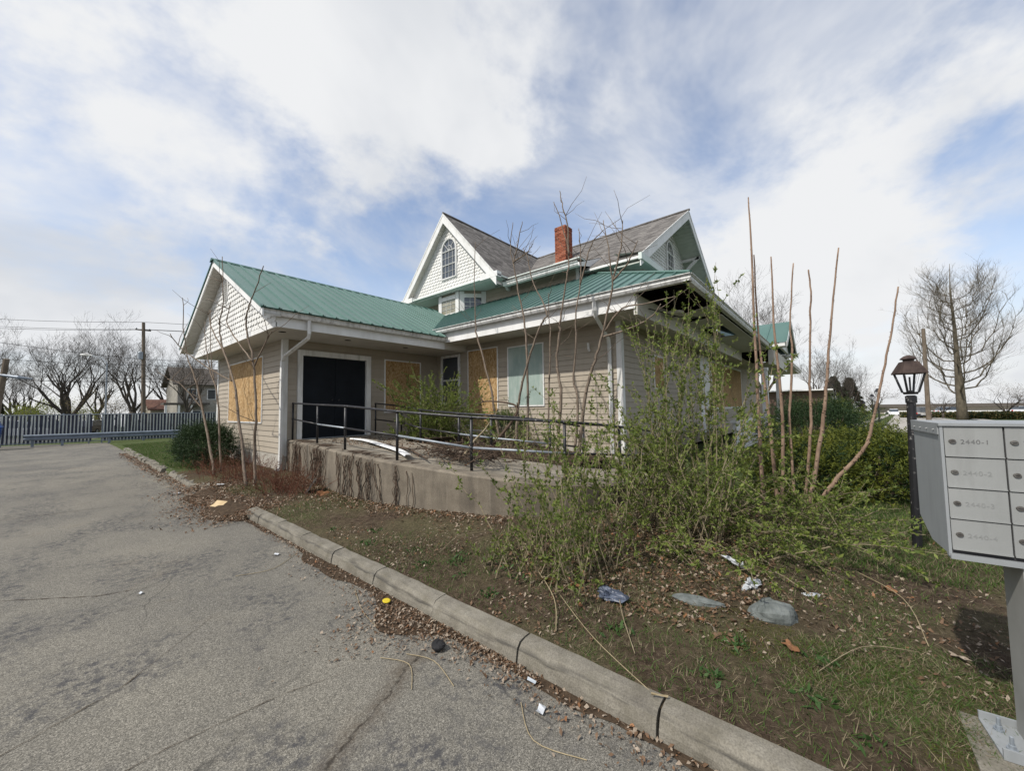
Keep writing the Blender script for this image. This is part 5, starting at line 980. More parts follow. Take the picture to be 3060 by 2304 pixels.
# weeds: small rosettes
WS = [(2.35, 3.1), (2.55, 2.9), (2.42, 2.65), (2.7, 3.0), (2.85, 2.6), (2.5, 3.5), (2.7, 2.4), (2.3, 2.2), (2.62, 2.18), (2.38, 0.62), (2.75, 0.55), (2.52, 0.15), (2.35, -0.05), (2.3, 4.1), (2.6, 4.4), (2.28, 4.9), (2.9, 0.1), (2.45, 1.2)]
LP, LD, LL = [], [], []
for (wx, wy) in WS:
    m_ = r.integers(14, 40); c_ = np.array([wx, wy, float(yard_z(wx, wy))]); a_ = r.uniform(0, 6.28, m_); LP.append(c_+r.normal(size=(m_, 3))*np.array([.05, .05, .004])); LD.append(np.stack([np.cos(a_), np.sin(a_), r.uniform(.2, 1.1, m_)], 1)); LL.append(r.uniform(.025, .065, m_))
LP, LD, LL = map(np.concatenate, (LP, LD, LL)); tag(obj('weeds', npmesh('weeds', leaf_quads(LP, LD, LL, LL*0.35, r), 4, M_WEED)), 'dark green weed rosettes in the bare yard', 'weeds', kind='stuff')
# dead leaves
def litter(name, label, x, y, z, smin, smax, pr, tilt=0.5):
    n = len(x); B = np.stack([x, y, z+r.uniform(0.002, 0.015, n)], 1); s_ = r.uniform(smin, smax, n)[:, None]; an = r.uniform(0, 6.28, n)
    d = np.stack([np.cos(an), np.sin(an), r.normal(size=n)*tilt], 1); e = np.stack([-np.sin(an), np.cos(an), r.normal(size=n)*tilt], 1); c_ = np.array([0, 0, 1])*s_*r.uniform(0, .35, n)[:, None]
    V = np.stack([B-d*s_*.6, B-e*s_*.3+c_, B+d*s_*.6, B+e*s_*.35+c_*.6], 1).reshape(-1, 3); V[:, 2] = np.maximum(V[:, 2], np.repeat(z, 4)+0.002)
    mi = r.choice(3, n, p=pr); return tag(obj(name, npmesh(name, V, 4, [M_LIT1, M_LIT2, M_LIT3], mi)), label, 'leaves', kind='stuff')
x, y = scatter(36000, 2.1, 6.5, -1.8, 9.0); k = (fbm(x, y, 1.1, 41) > 0.47+0.2*r.random(len(x))) & ramp_mask(x, y); x, y = x[k], y[k]; litter('leaf_litter', 'dead brown leaves scattered over the yard', x, y, yard_z(x, y), 0.005, 0.030, [.60, .38, .02])
x, y = scatter(6500, 2.7, 6.6, 0.5, 2.6); litter('leaf_litter', 'thick dead leaves under the big shrub', x, y, yard_z(x, y), 0.010, 0.042, [.78, .17, .05])
yy = r.uniform(3.3, 9.5, 5000); xx = np.interp(yy, [p.y for p in RO][::-1], [p.x for p in RO][::-1])-np.abs(r.normal(size=5000))*0.22; litter('leaf_litter', 'dead leaves drifted against the ramp wall', xx[:3200], yy[:3200], yard_z(xx[:3200], yy[:3200]), 0.01, 0.042, [.68, .28, .04])
# gutter drift on the asphalt
yy = np.concatenate([r.uniform(-2.2, 6.9, 2300), r.normal(2.6, 0.3, 1300), r.normal(1.75, 0.2, 500)]); wdt = 0.05+0.22*np.clip(fbm(yy, yy*0, 0.9, 51)-0.3, 0, 1)+0.20*np.exp(-((yy-2.7)/0.55)**2); xx = 1.93-np.abs(r.normal(size=len(yy)))*wdt
litter('leaf_litter', 'dead leaves and chaff drifted along the kerb face', xx, yy, 0*xx+0.004, 0.006, 0.027, [.54, .44, .02])
x = 2.05+r.normal(size=6000)*0.30; y = r.uniform(6.7, 10.4, 6000); x = x-0.25*np.exp(-((y-8)/1.0)**2); litter('leaf_litter', 'heap of dead leaves where the kerb is buried', x, y, np.where(x < 1.97, 0.004+0.10*np.exp(-((x-2.05)/0.3)**2), yard_z(x, y)), 0.010, 0.042, [.68, .28, .04])
x = r.normal(1.98, 0.1, 2500); y = r.uniform(10, 22, 2500); litter('leaf_litter', 'leaves along the broken far kerb', x-0.15, y, 0*x+0.004, 0.02, 0.05, [.6, .3, .1])
x = r.uniform(4.0, 5.6, 1500); y = r.uniform(4.4, 9.8, 1500); k = np.interp(y, [p.y for p in RO][::-1], [p.x for p in RO][::-1])+0.1 < x; x, y = x[k], y[k]; litter('leaf_litter', 'leaf bits scattered on the ramp deck', x, y, np.interp(y, [p.y for p in RO][::-1], [p.z for p in RO][::-1])-0.008, 0.015, 0.045, [.7, .2, .1])
# dirt fan over the asphalt edge
def blob(name, mt, fn, ys_, z):
    vs = []; 
    for yv in ys_: a_, b_ = fn(yv); vs += [(a_, yv, z), (b_, yv, z+0.003)]
    return tag(MB().add(vs, [(2*i, 2*i+1, 2*i+3, 2*i+2) for i in range(len(ys_)-1)]).build(name, mt), kind='stuff')
ed = np.linspace(-3, 6.95, 160); w_ = 0.02+0.10*np.clip(fbm(ed, ed*0, 1.3, 61)-0.35, 0, 1)*2+0.03*vnoise(ed, ed*0, 9, 62)+0.27*np.exp(-((ed-2.62)/0.36)**2)+0.10*np.exp(-((ed-4.3)/0.5)**2)
blob('dirt_strip', M_MULCH, lambda v: (1.94-float(np.interp(v, ed, w_)), 1.95), list(ed), 0.0045)
vs = []; GX, GY2 = 22, 40; hv = np.zeros((GX, GY2))
for i in range(GX):
    for j in range(GY2):
        xx = 1.45+i*0.05; yy = 6.75+j*0.08; e_ = min(1, max(0, (xx-1.45-0.25*float(vnoise(yy, 0, 2.0, 71)))/0.4))*min(1, max(0, (yy-6.75)/0.35), max(0, (9.87-yy)/0.3)); vs.append((xx, yy, -0.01+0.13*e_+0.012*float(vnoise(xx, yy, 9, 72))*e_))
tag(MB().add(vs, [(i*GY2+j, (i+1)*GY2+j, (i+1)*GY2+j+1, i*GY2+j+1) for i in range(GX-1) for j in range(GY2-1)]).build('dirt_heap', M_MULCH, smooth=True), kind='stuff')
# straw canes and sticks lying on the yard
STK = [[(2.05, 0.80), (2.25, 1.25), (2.62, 1.75)], [(2.3, 1.0), (2.75, 1.3), (3.3, 1.5)], [(2.2, 1.5), (2.5, 1.72), (2.9, 2.2)], [(2.75, 0.15), (3.1, -0.05), (3.3, -0.3)], [(3.4, -0.35), (4.0, -0.3), (4.5, -0.05)], [(2.6, 3.2), (3.0, 3.35), (3.3, 3.3)]]
STL = ['long straw stalk reaching over the kerb top below the blue bag', 'dry stalk crossing bare soil left of the flat stone', 'dry stalk at the foot of the upright shrub', 'short dry stalk below the grey rock', 'dry stalk lying towards the lamp post foot', 'dry stalk lying on turf before the ramp wall']
for i, P in enumerate(STK):
    P3 = [(px_, py_, float(yard_z(px_, py_))+0.012+0.03*(j == 1)) for j, (px_, py_) in enumerate(P)]; tag(MB().tube(dens(P3, 5), [0.0022+0.0007*(i % 3)]*10+[0.001], 5).build('stick', M_STRAW if i % 2 == 0 else M_CANE), STL[i], 'stick', 'dry stalks on the yard')
for i, P in enumerate([[(1.42, 2.35), (1.5, 2.15), (1.38, 1.95)], [(1.55, 2.25), (1.62, 2.05), (1.55, 1.78)], [(1.7, 1.4), (1.55, 1.2), (1.62, 0.95)], [(1.8, 3.4), (1.65, 3.0), (1.6, 2.7)], [(1.85, 4.8), (1.5, 4.5), (1.2, 4.6)]]):
    tag(MB().tube(dens([(a_, b_, 0.008) for a_, b_ in P], 5), 0.0025, 5).build('stick', M_STRAW), ['curved stalk on the asphalt left of the black cup', 'pale stalk beside the grit-filled crack', 'stalk in the gutter below the cream paper', 'stalk in the gutter under the yellow lid', 'stalk stretching onto the driveway near the kerb end'][i], 'stick', 'dry stalks in the gutter')
# large fallen leaves
def bigleaf(label, loc, s_, mt, rz, tilt=0.15):
    rr = random.Random(int(loc[0]*1000)); vs = []; m_ = 22
    for k in range(m_):
        t = 2*math.pi*k/m_; rr_ = s_*(0.55+0.4*abs(math.cos(2.5*t))+rr.uniform(-.08, .08)); vs.append((rr_*math.cos(t), rr_*0.85*math.sin(t), 0.12*s_*math.cos(3*t)+0.05*s_*rr.random()))
    b = MB().add(vs+[(0, 0, 0.02*s_)], [(k, (k+1) % m_, m_) for k in range(m_)]).tube([(-s_*0.5, 0, 0.005), (-s_*1.3, 0.1*s_, 0.01)], 0.002, 4)
    tag(b.build('fallen_leaf', mt, None, Matrix.Translation(loc) @ Matrix.Rotation(rz, 4, 'Z') @ Matrix.Rotation(tilt, 4, 'X')), label, 'leaf')
bigleaf('large orange leaf lying flat near the kerb right of the grey rock', (2.90, 0.28, 0.165), 0.058, M_LIT3, 0.4); bigleaf('large rust leaf at the foot of the upright shrub', (2.72, 1.95, 0.17), 0.07, M_LIT3, 2.0, 0.6); bigleaf('second rust leaf beside the blue bag', (2.80, 1.72, 0.17), 0.062, M_LIT3, 1.1, 0.4)
bigleaf('orange leaf far right behind the rock', (4.2, -0.25, 0.18), 0.06, M_LIT3, 0.2); bigleaf('tan leaf lying left of the mailbox pedestal', (3.35, -0.46, 0.175), 0.045, M_LIT2, 0.9); bigleaf('brown curled leaf by the ramp wall below the vines', (3.05, 6.9, 0.18), 0.13, M_LIT3, 0.3, 0.5)
bigleaf('small orange leaf between the blue bag and the kerb', (2.55, 1.52, 0.16), 0.03, M_LIT3, 0.6)
# stones and rubbish
M_ROCK = simple('grey_green_stone', (0.075, 0.085, 0.08), (0.17, 0.185, 0.178), 14, 0.9, 0.2, bump=0.5, bscale=50); M_BAGB = simple('blue_grey_plastic', (0.04, 0.05, 0.075), (0.10, 0.12, 0.165), 20, 0.4, 0.5, bump=0.6, bscale=45); M_BAGW = simple('white_plastic', (0.33, 0.35, 0.37), (0.58, 0.60, 0.62), 20, 0.4, 0.5, bump=0.5, bscale=45)
M_BLK = simple('black_foam', (0.008, 0.008, 0.009), (0.02, 0.02, 0.021), 30, 0.8); M_YLW = Mat('yellow_plastic', 0.4).col((0.55, 0.42, 0.02)).m; M_CARD = simple('tan_cardboard', (0.42, 0.31, 0.17), (0.52, 0.40, 0.24), 9, 0.8)
def lump(name, label, cat, loc, size, mt, seed, rz=0.0, jag=0.18, n=(9, 14), flat=0.0):
    rr = np.random.default_rng(seed); vs = []; a_, b_ = n
    ph = rr.uniform(0, 6, 6)
    for i in range(a_+1):
        th = math.pi*i/a_
        for j in range(b_):
            t = 2*math.pi*j/b_; f_ = 1+jag*(math.sin(2*t+ph[0]+th)+0.6*math.sin(3*t-2*th+ph[1])+0.5*math.cos(4*th+t+ph[2]))+jag*0.35*rr.normal()
            vs.append((size[0]*f_*math.sin(th)*math.cos(t), size[1]*f_*math.sin(th)*math.sin(t), size[2]*f_*math.cos(th)))
    fs = [(i*b_+j, (i+1)*b_+j, (i+1)*b_+(j+1) % b_, i*b_+(j+1) % b_) for i in range(a_) for j in range(b_)]
    tag(MB().add(vs, fs).build(name, mt, None, Matrix.Translation(loc) @ Matrix.Rotation(rz, 4, 'Z') @ Matrix.Rotation(flat, 4, 'Y')), label, cat)
lump('rock', 'grey-green rock half buried at the edge of the shrubs', 'rock', (3.26, 0.40, 0.15), (0.12, 0.165, 0.10), M_ROCK, 3, 0.5, 0.085, (14, 20), 0.35)
lump('stone', 'long flat pale stone lying between the two plastic bags', 'stone', (3.14, 0.86, 0.16), (0.06, 0.19, 0.03), M_ROCK, 4, 0.25, 0.10, (9, 18))
lump('plastic_bag', 'crumpled dark blue plastic bag at the shrub foot', 'bag', (2.82, 1.40, 0.165), (0.07, 0.10, 0.038), M_BAGB, 5, 0.3, 0.33, (14, 22))
lump('plastic_bag', 'crumpled white plastic scrap above the grey rock', 'bag', (3.58, 0.58, 0.20), (0.03, 0.05, 0.035), M_BAGW, 6, 0.9, 0.5, (12, 20))
lump('plastic_bag', 'white plastic strip caught under the big shrub', 'bag', (3.9, 0.75, 0.24), (0.02, 0.10, 0.02), M_BAGW, 7, -0.6, 0.3); lump('paper_scrap', 'pale stone-like scrap right of the white plastic', 'scrap', (3.75, 0.22, 0.165), (0.035, 0.07, 0.012), M_BAGW, 8, 0.5, 0.15)
lump('foam_cup', 'crushed black cup lying in the leaves by the kerb', 'cup', (1.72, 2.13, 0.03), (0.045, 0.055, 0.028), M_BLK, 9, 0.4, 0.10)
tag(MB().lathe([(0.030, 0), (0.032, 0.006), (0.026, 0.009), (0.004, 0.009)], (0, 0, 0), 18).build('bottle_lid', M_YLW, None, Matrix.Translation((1.83, 2.94, 0.03)) @ Matrix.Rotation(0.2, 4, 'X')), 'round yellow lid among leaves in the gutter', 'lid')
t_ = thing('foam_tray', (3.06, 7.35, 0.15), 'white foam tray standing on edge against the twiggy bush', 'tray')
MB().add([(-.10, -.12, 0), (.10, -.12, 0), (.10, .12, 0), (-.10, .12, 0), (-.14, -.16, .03), (.14, -.16, .03), (.14, .16, .03), (-.14, .16, .03)], [(0, 1, 2, 3), (0, 4, 5, 1), (1, 5, 6, 2), (2, 6, 7, 3), (3, 7, 4, 0)]).build('tray_body', M_BAGW, t_, Matrix.Translation((3.06, 7.35, 0.27)) @ Matrix.Rotation(-0.5, 4, 'Z') @ Matrix.Rotation(-1.0, 4, 'Y'))
def scrap(label, loc, w, h, mt, rz, nm='paper_scrap', cat='scrap', tilt=0.1):
    rr = random.Random(int(loc[1]*999)); tag(MB().add([(-w, -h, 0), (0, -h*1.1, .01), (w, -h, 0.004), (w*1.05, h, .012), (0, h*.95, 0.0), (-w, h, .008)], [(0, 1, 4, 5), (1, 2, 3, 4)]).build(nm, mt, None, Matrix.Translation(loc) @ Matrix.Rotation(rz, 4, 'Z') @ Matrix.Rotation(tilt, 4, 'Y')), label, cat)
scrap('flattened tan cardboard piece on the leaf heap', (1.80, 7.9, 0.10), 0.07, 0.12, M_CARD, 0.4, tilt=-0.5); scrap('white paper scrap by the buried kerb under the twigs', (2.2, 9.6, 0.16), 0.06, 0.08, M_BAGW, 0.9); scrap('white scrap on the driveway edge beyond the leaf heap', (1.62, 10.1, 0.02), 0.05, 0.07, M_BAGW, 0.2)
scrap('small white scrap in the gutter left of the kerb end', (1.66, 4.9, 0.012), 0.02, 0.03, M_BAGW, 0.7); scrap('cream paper corner in the gutter near the dirt strip', (1.72, 1.28, 0.012), 0.03, 0.02, M_BAGW, 0.3); scrap('tiny white scrap alone on the driveway', (0.55, 4.85, 0.008), 0.015, 0.02, M_BAGW, 0.5); scrap('pale straw strip on top of the kerb', (2.03, 0.76, 0.145), 0.004, 0.04, M_STRAW, 0.5)
scrap('small silver wrapper in the gutter', (1.86, 1.45, 0.012), 0.012, 0.03, M_GALV, 0.2, 'wrapper', 'wrapper')

# ================================================================== BACKGROUND
def grow(b, p, d, L, rad_, lvl, maxl, rr, up_=0.25, spread=0.6, nch=(3, 5), tips=None, ratio=0.62):
    n = 4 if lvl < 2 else 3; P = [p]; q = p.copy(); dd = d.copy()
    for i in range(n):
        dd = (dd+Vector((rr.gauss(0, .13), rr.gauss(0, .13), rr.gauss(0, .1)+up_*0.25))).normalized(); q = q+dd*L/n; P.append(q.copy())
    rs = [rad_*(1-0.55*i/n) for i in range(n+1)]; b.tube(P, rs, (7, 6, 4, 3, 3, 3, 3, 3)[lvl], cap=False)
    if lvl >= maxl:
        if tips is not None: tips.append(q)
        return
    for i in range(rr.randint(*nch)):
        f_ = rr.uniform(0.35, 1.0) if i else 1.0; k = min(n-1, int(f_*n)); base = P[k]+(P[k+1]-P[k])*(f_*n-k); a_ = rr.uniform(0, 6.28); o_ = dd.orthogonal().normalized(); o2 = dd.cross(o_); sd_ = o_*math.cos(a_)+o2*math.sin(a_)
        nd = (dd*(1-spread*0.55)+sd_*spread*rr.uniform(0.7, 1.2)+Vector((0, 0, up_*0.6))).normalized(); grow(b, base, nd, L*ratio*rr.uniform(0.75, 1.2), max(0.006, rad_*(1-0.55*f_)*rr.uniform(0.5, 0.72)), lvl+1, maxl, rr, up_, spread, nch, tips, ratio)
def tree_mesh(seed, h, trunk, r0_, maxl, forks, mt, up_=0.25, spread=0.6, nch=(3, 5), lean=0.5, ratio=0.62, lim=0.45):
    rr = random.Random(seed); bt, bc, tips = MB(), MB(), []
    bt.tube([(0, 0, -0.3), (0.02*h*rr.gauss(0, .3), 0.02*h*rr.gauss(0, .3), trunk*0.5), (0, 0, trunk)], [r0_*1.25, r0_, r0_*0.92], 9)
    for i in range(forks):
        a_ = 2*math.pi*(i+rr.random()*0.6)/forks; d = Vector((math.cos(a_)*lean, math.sin(a_)*lean, 1)).normalized() if i else Vector((0, 0, 1)); grow(bc, Vector((0, 0, trunk*rr.uniform(0.85, 1.0))), d, h*lim*rr.uniform(0.75, 1.0), r0_*0.42, 1, maxl, rr, up_, spread, nch, tips, ratio)
    return bt.mesh('trunk', mt, True), bc.mesh('crown', mt), tips
def put_tree(nm, label, meshes, loc, rz=0.0, s_=1.0, group=None, buds=None):
    t_ = thing(nm, loc, label, 'tree', group); mw = Matrix.Translation(loc) @ Matrix.Rotation(rz, 4, 'Z') @ Matrix.Diagonal((s_, s_, s_, 1))
    obj('trunk', meshes[0], t_, mw); obj('crown', meshes[1], t_, mw)
    if buds:
        tip = np.array([tuple(mw @ v) for v in meshes[2]]); m_ = buds[1]; P = np.repeat(tip, m_, 0)+r.normal(size=(len(tip)*m_, 3))*buds[2]; tag(obj('buds', npmesh('buds', leaf_quads(P, r.normal(size=P.shape), buds[3], buds[3]*0.6, r), 4, buds[0]), t_), kind='stuff')
gzf = lambda x_, y_: float(yard_z(x_, y_))
TA = tree_mesh(3, 12.5, 1.8, 0.50, 6, 8, M_BARKT, 0.30, 0.55, (3, 4), 0.62, 0.66, 0.40); TB = tree_mesh(8, 11.5, 2.4, 0.34, 6, 6, M_BARKT, 0.30, 0.55, (3, 4), 0.5, 0.66, 0.40)
TS = tree_mesh(12, 6.5, 1.0, 0.18, 4, 6, M_BARKT, 0.15, 0.7, (3, 5), 0.8, 0.68, 0.42)
GB = 'bare trees beyond the striped fence'
put_tree('bare_tree', 'broad many-trunked bare tree behind the left part of the striped fence', TA, (1.16, 76.4, gzf(1.16, 76.4)), 0.5, 1.12, GB); put_tree('bare_tree', 'bare tree directly behind the utility pole', TB, (6.15, 66, gzf(6.15, 66)), 1.4, 1.05, GB)
put_tree('bare_tree', 'bare tree cut by the left picture edge', TB, (-7.0, 92, gzf(-7, 92)), 3.0, 1.25, GB); put_tree('bare_tree', 'bare tree behind the pale house, right of the pole', TA, (11.5, 78, gzf(11.5, 78)), 2.0, 1.0, GB)
put_tree('bare_tree', 'bare tree in the gap between the broad tree and the pole', TB, (4.2, 88, gzf(4.2, 88)), 4.2, 1.05, GB); put_tree('bare_tree', 'distant bare tree left of the broad tree', TA, (-4.6, 118, gzf(-4.6, 118)), 1.2, 1.05, GB)
put_tree('budding_tree', 'low yellow-green budding tree beside the broad bare trunk', TS, (-0.3, 84, gzf(-0.3, 84)), 0.3, 0.95, 'budding trees beyond the fence', (M_YEL, 5, 0.28, 0.17)); put_tree('budding_tree', 'yellow-green budding tree right of the broad bare trunk', TS, (2.9, 86, gzf(2.9, 86)), 1.3, 0.7, 'budding trees beyond the fence', (M_YEL, 4, 0.28, 0.17))
put_tree('budding_tree', 'olive-brown budding tree left of the utility pole', TS, (4.3, 70, gzf(4.3, 70)), 2.3, 0.98, 'budding trees beyond the fence', (M_OLV, 3, 0.25, 0.12)); put_tree('budding_tree', 'small budding tree at the left picture edge', TS, (-5.6, 84, gzf(-5.6, 84)), 0.9, 0.8, 'budding trees beyond the fence', (M_YEL, 4, 0.3, 0.16))
put_tree('bare_tree', 'bare tree standing in front of the neighbour house', TB, (8.3, 48.5, gzf(8.3, 48.5)), 2.7, 0.72, GB)
put_tree('bare_tree', 'bushy bare tree low beside the utility pole', TS, (7.2, 72, gzf(7.2, 72)), 5.0, 1.05, GB)
# right-hand trees
TR = tree_mesh(31, 21, 5.2, 0.42, 5, 9, M_BARKP, 0.28, 0.62, (3, 4), 0.85, 0.64, 0.36)
def street_tree():
    rr = random.Random(4); bt, bc = MB(), MB(); bt.tube([(0, 0, -0.4), (0.05, 0, 2.0), (0, 0.05, 4.2), (0.15, 0, 8), (0.0, 0.1, 12), (0.2, 0.1, 16.5), (0.1, 0, 20)], [0.55, 0.45, 0.42, 0.26, 0.17, 0.08, 0.02], 9)
    for i in range(30):
        z = 3.3+13.0*(i/30)**1.15; a_ = i*2.399+rr.uniform(-.3, .3); top = 20.3-0.10*(z-3)*0; f_ = 1-(z-3.3)/16.0; P = [Vector((0, 0, z))]; Rm = (1.5+3.7*f_)*rr.uniform(.75, 1.05); Hm = (19.6-z)*rr.uniform(.62, .9)*(0.55+0.45*(1-f_)); n = 7
        for k in range(1, n+1):
            t = k/n; P.append(Vector((math.cos(a_+0.15*t)*Rm*(t**0.62), math.sin(a_+0.15*t)*Rm*(t**0.62), z+Hm*(0.18*t+0.82*t**1.8)))+Vector((rr.gauss(0, .12), rr.gauss(0, .12), rr.gauss(0, .1))))
        r0_ = 0.035+0.075*f_; bc.tube(P, [r0_*(1-0.8*k/n) for k in range(n+1)], 5, cap=False)
        for k in range(1, n+1):
            for _ in range(4):
                d = ((P[k]-P[k-1]).normalized()+Vector((rr.gauss(0, .55), rr.gauss(0, .55), rr.uniform(-.1, .5)))).normalized(); grow(bc, P[k], d, rr.uniform(1.1, 2.4)*(1.1-0.4*k/n), 0.022, 3, 5, rr, 0.35, 0.5, (2, 4), None, 0.62)
    return bt.mesh('trunk', M_BARKP, True), bc.mesh('crown', M_BARKP), []
put_tree('street_tree', 'tall pale-barked bare street tree above the mailbox', street_tree(), (73.1, -12.0, gzf(73, -12)), 0.4, 1.0)
GR = 'bare trees along the right-hand street'
put_tree('bare_tree', 'bare tree rising behind the roof left of the tall shoots', TB, (52, 6.2, gzf(52, 6)), 0.6, 1.25, GR); put_tree('bare_tree', 'bare tree just right of the little porch gable', TB, (63.2, 1.9, gzf(63, 2)), 2.2, 0.80, GR); put_tree('bare_tree', 'rounded bare tree behind the spruces', TA, (76, -1.0, gzf(76, -1)), 1.1, 0.70, GR)
put_tree('bare_tree', 'reddish small tree at the far end of the sidewalk', TS, (78, -4.2, gzf(78, -4)), 0.2, 1.0, GR, (M_LIT1, 2, 0.25, 0.10)); put_tree('bare_tree', 'thin bare tree between the pole and the tall street tree', TS, (92, -13.0, gzf(92, -13)), 1.2, 0.85, GR)
put_tree('bare_tree', 'small reddish tree right of the tall street tree', TS, (86, -18.2, gzf(86, -18)), 2.2, 0.95, GR, (M_LIT1, 2, 0.25, 0.10)); put_tree('bare_tree', 'second small tree right of the tall street tree', TS, (80, -19.8, gzf(80, -20)), 3.2, 0.8, GR); put_tree('bare_tree', 'pinkish small tree at the right picture edge', TS, (100, -27, gzf(100, -27)), 4.2, 1.1, GR, (M_LIT1, 3, 0.25, 0.12))
def spruce(label, loc, h, w):
    t_ = thing('spruce_tree', loc, label, 'tree', 'spruce trees by the sidewalk'); MB().tube([loc, (loc[0], loc[1], loc[2]+h*0.96)], [0.16, 0.02], 6).build('trunk', M_BARKT, t_); n = 9000; u = r.random(n)**0.7; z = u*h*0.93+h*0.05; rr_ = w*(1-u)**0.85*(0.55+0.5*r.random(n)**0.5)*(0.8+0.35*np.abs(np.sin(z*4.2))); a_ = r.uniform(0, 6.28, n)
    P = np.stack([loc[0]+rr_*np.cos(a_), loc[1]+rr_*np.sin(a_), loc[2]+z], 1); D_ = np.stack([np.cos(a_), np.sin(a_), -0.35+0*a_], 1)+r.normal(size=(n, 3))*0.3; tag(obj('crown', npmesh('crown', leaf_quads(P, D_, r.uniform(.25, .5, n), 0.09, r), 4, M_SPRUCE), t_), kind='stuff')
spruce('brown-green spruce behind the yew hedge, nearer the house', (78.3, 0.2, gzf(78, 0)), 6.8, 2.1); spruce('brown-green spruce nearer the street lamps', (80, -1.7, gzf(80, -2)), 6.6, 1.9)

# fence with white and navy slats
M_SLW = simple('white_fence_slat', (0.36, 0.38, 0.36), (0.47, 0.49, 0.47), 3, 0.6); M_SLN = simple('navy_fence_slat', (0.020, 0.024, 0.040), (0.034, 0.040, 0.062), 3, 0.5)
def fy(x_): return 32.6-0.20*(x_+1.5)
fence = thing('fence', (2, fy(2), 0), 'tall fence of alternating white and navy vertical slats behind the driveway', 'fence')
SW = MB().box((-0.025, -0.006, 0.0), (0.025, 0.006, 1.5)).mesh('slat', M_SLW); SN = MB().box((-0.049, -0.005, 0.0), (0.049, 0.005, 1.5)).mesh('slat', M_SLN); SN2 = MB().box((-0.034, -0.005, 0.0), (0.034, 0.005, 1.5)).mesh('slat', M_SLN)
x_ = -3.4; rr = random.Random(6)
while x_ < 7.6:
    z0_ = min(0.08, gzf(max(x_, 2.3), 32)+0.12)
    if not 1.28 < x_ < 1.75:
        op = x_ < 1.28
        place(bpy.data.objects.new('slat', SW), fence, Matrix.Translation((x_, fy(x_), z0_)) @ Matrix.Rotation(-0.2, 4, 'Z') @ Matrix.Rotation(rr.gauss(0.0, 0.012), 4, 'Y')); place(bpy.data.objects.new('slat', SN2 if op and rr.random() < 0.7 else SN), fence, Matrix.Translation((x_+0.07, fy(x_+0.07)+0.012, z0_)) @ Matrix.Rotation(-0.2, 4, 'Z'))
    x_ += 0.137
for zz in (1.6, 0.12): MB().tube([(-3.5, fy(-3.5), zz-0.0), (7.7, fy(7.7), zz)], 0.022, 6).build('fence_rail', M_RAIL, fence)
for px_ in (-3.4, -1.75, 0.3, 1.27, 1.76, 3.4, 5.2, 7.0): MB().tube([(px_, fy(px_)+0.04, -0.15), (px_, fy(px_)+0.04, 1.68)], 0.032, 8).build('fence_post', M_RAIL, fence)
gr = thing('guard_rail', (2, 31, 0), 'low steel guard rail at the end of the driveway', 'guard rail')
def gy(x_): return 31.7-0.24*(x_+1.0)
prof = [(0, .36), (-.05, .40), (-.05, .45), (0, .49), (0, .53), (-.05, .57), (-.05, .62), (0, .66)]; b = MB(); xs_ = np.linspace(-1.0, 4.9, 12); vs = [(xx, gy(xx)+p, z-0.06) for xx in xs_ for p, z in prof]; b.add(vs, [(i*8+j, i*8+j+1, i*8+9+j, i*8+8+j) for i in range(11) for j in range(7)]).build('beam', M_RAIL, gr)
for xx in (-0.7, 0.3, 2.0, 3.35, 4.6): MB().box((xx-0.05, gy(xx)+0.01, -0.2), (xx+0.05, gy(xx)+0.14, 0.6)).build('post', M_RAIL, gr)
M_BLUE = simple('blue_bin_plastic', (0.01, 0.045, 0.16), (0.015, 0.06, 0.2), 4, 0.45); bn = thing('waste_bin', (-2.1, 30.6, 0), 'blue wheeled waste bin at the left picture edge', 'bin')
MB().add([(-2.5, 30.2, .05), (-1.7, 30.2, .05), (-1.7, 30.9, .05), (-2.5, 30.9, .05), (-2.6, 30.1, 1.05), (-1.6, 30.1, 1.05), (-1.6, 31, 1.05), (-2.6, 31, 1.05)], [(0, 3, 2, 1), (4, 5, 6, 7), (0, 1, 5, 4), (1, 2, 6, 5), (2, 3, 7, 6), (3, 0, 4, 7)]).build('bin_body', M_BLUE, bn); MB().add([(-2.63, 30.07, 1.05), (-1.57, 30.07, 1.05), (-1.57, 31.03, 1.05), (-2.63, 31.03, 1.05), (-2.5, 30.2, 1.22), (-1.7, 30.2, 1.22), (-1.7, 31.03, 1.28), (-2.5, 31.03, 1.28)], [(4, 5, 6, 7), (0, 1, 5, 4), (1, 2, 6, 5), (2, 3, 7, 6), (3, 0, 4, 7)]).build('bin_lid', M_BLUE, bn)
for xx in (-2.4, -1.8): MB().tube([(xx, 30.2, 0.06), (xx+0.08, 30.2, 0.06)], 0.06, 10).build('bin_wheel', M_BLK, bn)
